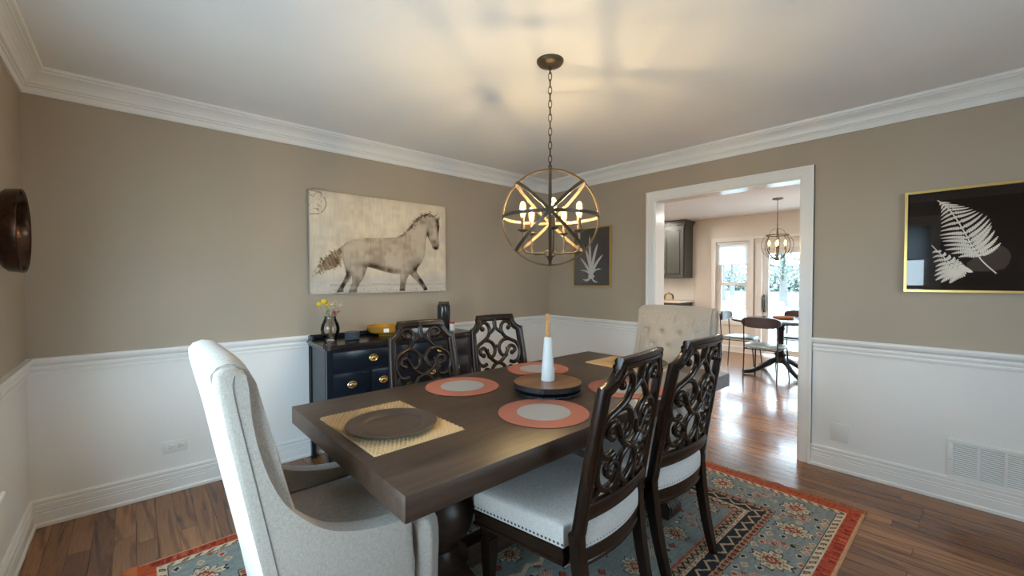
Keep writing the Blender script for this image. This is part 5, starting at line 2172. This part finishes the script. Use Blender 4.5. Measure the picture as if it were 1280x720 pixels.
bp = thing('blank_wall_plate', 'square white blank plate low on the wall beside the opening', 'wall plate', (X2, 0.630, 0.263))
b = bmesh.new()
rbox(b, -0.007, -0.0005, -0.049, 0.049, -0.062, 0.062, 0.003)
obj('plate', b, M['plastic'], bp)
for dz in (-0.042, 0.042):
    b = bmesh.new()
    lathe(b, [(0.0, 0.0), (0.003, 0.0), (0.003, 0.0012), (0, 0.0015)], 10, M=Matrix.Translation((-0.007, 0, dz)) @ Matrix.Rotation(R(-90), 4, 'Y'))
    obj('screw', b, M['plastic'], bp)
M['grille'] = mat('grille_white', (0.74, 0.75, 0.74), 0.4)
vt = thing('return_air_grille', 'wide white louvred air grille above the right baseboard', 'air vent', (X2, -0.264, 0.2515))
gw, gh = 0.378, 0.1215
b = bmesh.new()
for (a0_, a1_, c0_, c1_) in ((-gw, gw, gh - 0.022, gh), (-gw, gw, -gh, -gh + 0.028), (-gw, -gw + 0.022, -gh + 0.028, gh - 0.022), (gw - 0.022, gw, -gh + 0.028, gh - 0.022)):
    rbox(b, -0.010, -0.0005, a0_, a1_, c0_, c1_, 0.002)
obj('frame', b, M['grille'], vt)
nb = 7
cw = (2 * gw - 0.044) / nb
b = bmesh.new()
box(b, -0.002, -0.0006, -gw + 0.02, gw - 0.02, -gh + 0.026, gh - 0.02)
obj('back_plate', b, mat('vent_shadow', (0.22, 0.23, 0.23), 0.8), vt, smooth=False)
for i in range(nb):
    ya = -gw + 0.022 + i * cw
    if i:
        b = bmesh.new()
        box(b, -0.010, -0.001, ya - 0.006, ya + 0.006, -gh + 0.028, gh - 0.022)
        obj('divider', b, M['grille'], vt, smooth=False)
    b = bmesh.new()
    k = 17
    for j in range(k):
        z = -gh + 0.033 + (2 * gh - 0.058) * j / (k - 1)
        vs4 = [(-0.0095, z - 0.0045), (-0.0085, z - 0.005), (-0.002, z + 0.0025), (-0.003, z + 0.003)]
        A = [b.verts.new((x, ya, zz)) for x, zz in vs4]
        B = [b.verts.new((x, ya + cw, zz)) for x, zz in vs4]
        for q in range(4):
            r_ = (q + 1) % 4
            b.faces.new((A[q], A[r_], B[r_], B[q]))
    o = obj('louvres', b, M['grille'], vt, smooth=False)
    o['kind'] = 'stuff'
b = bmesh.new()
lathe(b, [(0.0, 0.0), (0.004, 0.0), (0.004, 0.002), (0, 0.0025)], 10, M=Matrix.Translation((-0.010, gw - 0.011, 0)) @ Matrix.Rotation(R(-90), 4, 'Y'))
obj('screw', b, M['silver'], vt)

# ================================================================== NOOK
nt_ = thing('pedestal_table', 'round dark pedestal table in the nook', 'table', (6.62, 1.83, 0))
M['irontop'] = mat('dark_round_top', (0.035, 0.045, 0.050), 0.18)
b = bmesh.new()
lathe(b, [(0.0, 0.728), (0.60, 0.728), (0.605, 0.734), (0.605, 0.748), (0.60, 0.752), (0.0, 0.752)], 64)
obj('tabletop', b, M['irontop'], nt_)
b = bmesh.new()
lathe(b, [(0.0, 0.16), (0.075, 0.16), (0.08, 0.20), (0.06, 0.24), (0.075, 0.28), (0.05, 0.31), (0.042, 0.36), (0.042, 0.60), (0.055, 0.63), (0.045, 0.66), (0.13, 0.715), (0.20, 0.727), (0.0, 0.727)], 28)
obj('pedestal', b, M['black'], nt_)
for a in (R(45), R(135), R(225), R(315)):
    b = bmesh.new()
    c, s = math.cos(a), math.sin(a)
    tube(b, spline([(c * r_, s * r_, z) for r_, z in ((0.04, 0.20), (0.14, 0.17), (0.26, 0.095), (0.38, 0.045), (0.46, 0.035), (0.50, 0.028))], 5), 0.030, 8, r2=0.034, nrm=(0, 0, 1), taper=[1.1 - 0.35 * i / 25 for i in range(26)])
    obj('foot', b, M['black'], nt_)
tr_ = thing('wooden_tray', 'round wooden tray with a small dish on the nook table', 'tray', (6.745, 1.83, 0.7535))
b = bmesh.new()
lathe(b, [(0.0, 0.0), (0.11, 0.0), (0.125, 0.004), (0.135, 0.035), (0.130, 0.036), (0.118, 0.010), (0.0, 0.008)], 40)
obj('bowl', b, mat('orange_wood', (0.40, 0.15, 0.06), 0.4), tr_)
M['seatpad'] = mat('grey_leather', (0.22, 0.27, 0.28), 0.3)
M['backwood'] = mat('brown_leather', (0.045, 0.028, 0.026), 0.35)


def nook_chair():
    t_ = thing('cafe_chair', 'x', 'chair', group='black framed chairs around the nook table')
    # local: faces -y, back at +y
    for s_ in (-1, 1):
        b = bmesh.new()
        tube(b, [(s_ * 0.19, 0.225, 0.0), (s_ * 0.19, 0.20, 0.43), (s_ * 0.19, 0.225, 0.80)], 0.008, 8)
        obj('leg', b, M['black'], t_)
        b = bmesh.new()
        tube(b, [(s_ * 0.20, -0.245, 0.0), (s_ * 0.185, -0.20, 0.425)], 0.008, 8)
        obj('leg', b, M['black'], t_)
    b = bmesh.new()
    for s_ in (-1, 1):
        tube(b, [(s_ * 0.185, -0.20, 0.425), (s_ * 0.19, 0.20, 0.425)], 0.007, 6)
    tube(b, [(-0.185, -0.20, 0.425), (0.185, -0.20, 0.425)], 0.007, 6)
    tube(b, [(-0.19, 0.20, 0.425), (0.19, 0.20, 0.425)], 0.007, 6)
    obj('seat_frame', b, M['black'], t_)
    b = bmesh.new()
    n_ = 32
    rings = []
    for g, z in ((0.93, 0.434), (1.0, 0.442), (1.0, 0.458), (0.94, 0.468), (0.6, 0.470)):
        ring = []
        for i in range(n_):
            a = 2 * PI * i / n_
            c, s = math.cos(a), math.sin(a)
            e_ = 0.55
            ring.append(b.verts.new((0.225 * g * math.copysign(abs(c) ** e_, c), 0.215 * g * math.copysign(abs(s) ** e_, s), z + 0.012 * (c * c) * g)))
        rings.append(ring)
    for A, B in zip(rings, rings[1:]):
        for i in range(n_):
            j = (i + 1) % n_
            b.faces.new((A[i], A[j], B[j], B[i]))
    b.faces.new(rings[0][::-1]); b.faces.new(rings[-1])
    obj('seat', b, M['seatpad'], t_, angle=60)
    b = bmesh.new()
    n_ = 28
    F, Bk = [], []
    for i in range(n_):
        a = 2 * PI * i / n_
        c, s = math.cos(a), math.sin(a)
        u = 0.225 * math.copysign(abs(c) ** 0.6, c)
        z = 0.765 + 0.068 * math.copysign(abs(s) ** 0.75, s)
        yy = 0.235 - 0.9 * u * u
        F.append(b.verts.new((u, yy - 0.012, z)))
        Bk.append(b.verts.new((u, yy + 0.012, z)))
    cF = [b.verts.new((u, 0.235 - 0.9 * u * u - 0.018, 0.765)) for u in (-0.15, -0.05, 0.05, 0.15)]
    # columns joining top and bottom halves keep the curve smooth
    def fillside(R_, off):
        top = [v for v in R_ if v.co.z >= 0.765]
        for i in range(n_ // 2):
            a_, b_, c_, d_ = R_[i % n_], R_[(i + 1) % n_], R_[(n_ - i - 1) % n_], R_[(n_ - i) % n_]
            q = []
            for v in (a_, b_, c_, d_):
                if v not in q:
                    q.append(v)
            if len(q) > 2:
                try:
                    b.faces.new(q)
                except ValueError:
                    pass
    for v in cF:
        b.verts.remove(v)
    fillside(F, 0)
    fillside(Bk, 0)
    for i in range(n_):
        j = (i + 1) % n_
        b.faces.new((F[i], Bk[i], Bk[j], F[j]))
    obj('backrest', b, M['backwood'], t_, angle=50)
    return t_


nc = nook_chair()
dup(nc, (6.03, 1.83, 0), R(90), 'black cafe chair with its back to the camera at the nook table', True)
dup(nc, (6.66, 2.36, 0), R(4), 'black cafe chair at the left side of the nook table by the window')
dup(nc, (7.28, 1.80, 0), R(-92), 'black cafe chair behind the nook table, before the patio door')
dup(nc, (6.60, 1.27, 0), R(178), 'black cafe chair at the right of the nook table, cut off by the door casing')

# nook pendant
pn = thing('globe_pendant', 'small dark metal globe pendant with candle bulbs in the nook', 'pendant lamp', (6.63, 1.885, 1.775))
M['pend'] = mat('aged_pendant_metal', (0.10, 0.075, 0.055), 0.4, 0.8)
for k in range(4):
    a = R(22 + 45 * k)
    h_ = Vector((math.cos(a), math.sin(a), 0))
    b = bmesh.new()
    strap_ring(b, (0, 0, 0), 0.190, h_, upz, 0.010, 0.005, R(-90 - 135), R(-90 + 135))
    obj('cage_hoop', b, M['pend'], pn, angle=30)
b = bmesh.new()
strap_ring(b, (0, 0, 0.140), 0.135, (1, 0, 0), (0, 1, 0), 0.014, 0.006)
obj('collar_ring', b, M['pend'], pn, angle=30)
for k in range(2):
    h_ = Vector((math.cos(R(20 + 90 * k)), math.sin(R(20 + 90 * k)), 0))
    b = bmesh.new()
    strap_ring(b, (0, 0, 0.140), 0.095, h_, upz, 0.009, 0.004, 0, PI, 30)
    obj('top_hoop', b, M['pend'], pn, angle=30)
b = bmesh.new()
tube(b, [(0, 0, 0.27), (0, 0, -0.185)], 0.005, 8)
tube(b, [(0.020 * math.cos(a), 0, 0.285 + 0.020 * math.sin(a)) for a in [2 * PI * i / 16 for i in range(16)]], 0.003, 6, closed=True)
tube(b, [(0, 0, 0.305), (0, 0, ZC - 1.775 - 0.02)], 0.004, 8)
lathe(b, [(0.0, -0.17), (0.02, -0.175), (0.035, -0.19), (0.02, -0.205), (0.0, -0.21)], 16)
obj('stem', b, M['pend'], pn)
b = bmesh.new()
lathe(b, [(0.0, 0.0), (0.065, 0.0), (0.065, -0.012), (0.02, -0.022), (0.0, -0.022)], 28, (0, 0, ZC - 1.775 - 0.0005))
obj('canopy', b, M['pend'], pn)
for k in range(4):
    a = R(20 + 90 * k)
    x, y = 0.095 * math.cos(a), 0.095 * math.sin(a)
    b = bmesh.new()
    tube(b, spline([(0, 0, -0.18), (x * 0.6, y * 0.6, -0.16), (x, y, -0.10), (x, y, -0.06)], 5), 0.004, 6)
    lathe(b, [(0.0, -0.06), (0.022, -0.055), (0.0, -0.052)], 14, (x, y, 0))
    am = obj('arm', b, M['pend'], pn)
    b = bmesh.new()
    lathe(b, [(0.0, -0.052), (0.009, -0.052), (0.009, -0.01), (0.0, -0.01)], 12, (x, y, 0))
    obj('sleeve', b, M['candle'], am)
    bulb(pn, x, y, -0.01, M['filament2'], 1.0)

# kitchen cabinets on the far wall
M['cab'] = m_paint('grey_green_cabinet', (0.055, 0.058, 0.050), 0.4, 0.05, 0.02)


def panel_door(parent, x, y0, y1, z0, z1, hy):
    b = bmesh.new()
    rbox(b, x - 0.020, x, y0 + 0.002, y1 - 0.002, z0, z1, 0.002)
    d_ = obj('door', b, M['cab'], parent)
    b = bmesh.new()
    fr_ = 0.055
    for (a0_, a1_, c0_, c1_) in ((y0 + 0.002, y0 + fr_, z0, z1), (y1 - fr_, y1 - 0.002, z0, z1), (y0 + fr_, y1 - fr_, z0, z0 + fr_), (y0 + fr_, y1 - fr_, z1 - fr_, z1)):
        box(b, x - 0.029, x - 0.020, a0_, a1_, c0_, c1_)
    rbox(b, x - 0.028, x - 0.019, y0 + fr_ + 0.02, y1 - fr_ - 0.02, z0 + fr_ + 0.02, z1 - fr_ - 0.02, 0.008, 1)
    obj('raised_panel', b, M['cab'], d_, smooth=False)
    b = bmesh.new()
    tube(b, spline([(x - 0.028, hy, z0 + 0.06), (x - 0.045, hy, z0 + 0.075), (x - 0.045, hy, z0 + 0.135), (x - 0.028, hy, z0 + 0.15)], 4), 0.005, 6)
    obj('handle', b, M['brass'], d_)


def upper(y0, y1, label):
    t_ = thing('upper_cabinet', label, 'cabinet', (NX - 0.001, 0, 0), group='grey green upper cabinets')
    b = bmesh.new()
    box(b, -0.33, 0, y0, y1, 1.33, 2.33)
    obj('body', b, M['cab'], t_, smooth=False)
    ym_ = (y0 + y1) / 2
    panel_door(t_, -0.33, y0 + 0.01, ym_, 1.335, 2.30, ym_ - 0.04)
    panel_door(t_, -0.33, ym_, y1 - 0.01, 1.335, 2.30, ym_ + 0.04)
    b = bmesh.new()
    for k, (o_, z0, z1) in enumerate(((0.012, 2.325, 2.345), (0.025, 2.345, 2.37), (0.045, 2.37, 2.41))):
        box(b, -0.355 - o_ + 0.0, 0, y0 - (o_ if y0 < 4 else 0), y1, z0, z1)
    obj('crown', b, M['cab'], t_, smooth=False)


upper(3.70, 4.52, 'grey green double upper cabinet nearest the nook window')
upper(4.53, 5.35, 'grey green upper cabinet at the kitchen corner, mostly hidden')


def lower(y0, y1, label):
    t_ = thing('base_cabinet', label, 'cabinet', (NX - 0.001, 0, 0), group='grey green base cabinets')
    b = bmesh.new()
    box(b, -0.60, 0, y0, y1, 0.10, 0.868)
    box(b, -0.54, 0, y0, y1, 0.0, 0.10)
    obj('body', b, M['cab'], t_, smooth=False)
    ym_ = (y0 + y1) / 2
    panel_door(t_, -0.60, y0 + 0.01, ym_, 0.12, 0.68, ym_ - 0.04)
    panel_door(t_, -0.60, ym_, y1 - 0.01, 0.12, 0.68, ym_ + 0.04)
    b = bmesh.new()
    rbox(b, -0.620, -0.601, y0 + 0.012, y1 - 0.012, 0.70, 0.855, 0.002)
    obj('drawer', b, M['cab'], t_)


lower(3.70, 4.52, 'grey green base cabinet nearest the nook window')
lower(4.53, 5.35, 'grey green base cabinet at the kitchen corner, mostly hidden')
b = bmesh.new()
rbox(b, -0.635, 0, 3.665, 5.38, 0.869, 0.900, 0.003)
o = obj('countertop', b, mat('pale_stone', (0.66, 0.66, 0.64), 0.25))
o.location = (NX - 0.001, 0, 0)
tag(o, 'pale stone countertop over the base cabinets', 'countertop')
# backsplash tiles: real pieces on the wall
b = bmesh.new()
rows_ = 6
th_ = (1.328 - 0.902) / rows_
for r_ in range(rows_):
    y = 3.665 - (0.075 if r_ % 2 else 0)
    while y < 5.37:
        ya, yb_ = max(3.665, y + 0.001), min(5.37, y + 0.149)
        if yb_ - ya > 0.01:
            box(b, NX - 0.008, NX - 0.0005, ya, yb_, 0.902 + r_ * th_ + 0.001, 0.902 + (r_ + 1) * th_ - 0.001)
        y += 0.15
o = obj('tile_field', b, mat('cream_tile', (0.78, 0.74, 0.68), 0.2), bpy.data.objects['wall_nook_east'], smooth=False)
o['kind'] = 'stuff'
cb = thing('cutting_board', 'small wooden board on the kitchen counter', 'board', (7.62, 3.98, 0.9005))
b = bmesh.new()
rbox(b, -0.10, 0.10, -0.17, 0.17, 0, 0.018, 0.004)
obj('board', b, mat('maple', (0.50, 0.33, 0.17), 0.5), cb)
gd = thing('glass_dome', 'clear glass dome standing on the wooden board', 'dome', (7.62, 3.98, 0.919))
b = bmesh.new()
lathe(b, [(0.088, 0.0), (0.088, 0.06), (0.080, 0.095), (0.05, 0.118), (0.0, 0.125)], 32, cap=False)
lathe(b, [(0.0, 0.125), (0.008, 0.127), (0.014, 0.140), (0.008, 0.150), (0.0, 0.152)], 16, cap=False)
obj('glass', b, M['bulbglass'], gd, angle=80)

# recessed ceiling lamps of the kitchen
M['can'] = m_emit('recessed_lamp', (1.0, 0.93, 0.83), CAN)
spots = [(4.7, 0.4), (4.7, 2.2), (4.7, 4.1), (6.0, 4.1), (7.2, 0.2), (7.2, 4.2)]
cand = None
places = ['just past the opening on its right', 'just past the middle of the opening', 'just past the opening on its left', 'midway to the wall cabinets', 'beside the patio door', 'over the base cabinets']
for i, (x, y) in enumerate(spots):
    if cand is None:
        cand = thing('recessed_downlight', '', 'ceiling lamp', group='recessed ceiling lamps of the kitchen')
        b = bmesh.new()
        lathe(b, [(0.055, 0.0), (0.075, 0.0), (0.078, -0.004), (0.074, -0.007), (0.055, -0.004)], 28, cap=False)
        obj('trim_ring', b, M['white'], cand)
        b = bmesh.new()
        lathe(b, [(0.0, -0.002), (0.055, -0.002), (0.055, -0.003), (0.0, -0.003)], 24)
        obj('lens', b, M['can'], cand)
    dup(cand, (x, y, ZC - 0.0005), 0, 'recessed downlight in the kitchen ceiling, ' + places[i], i == 0)
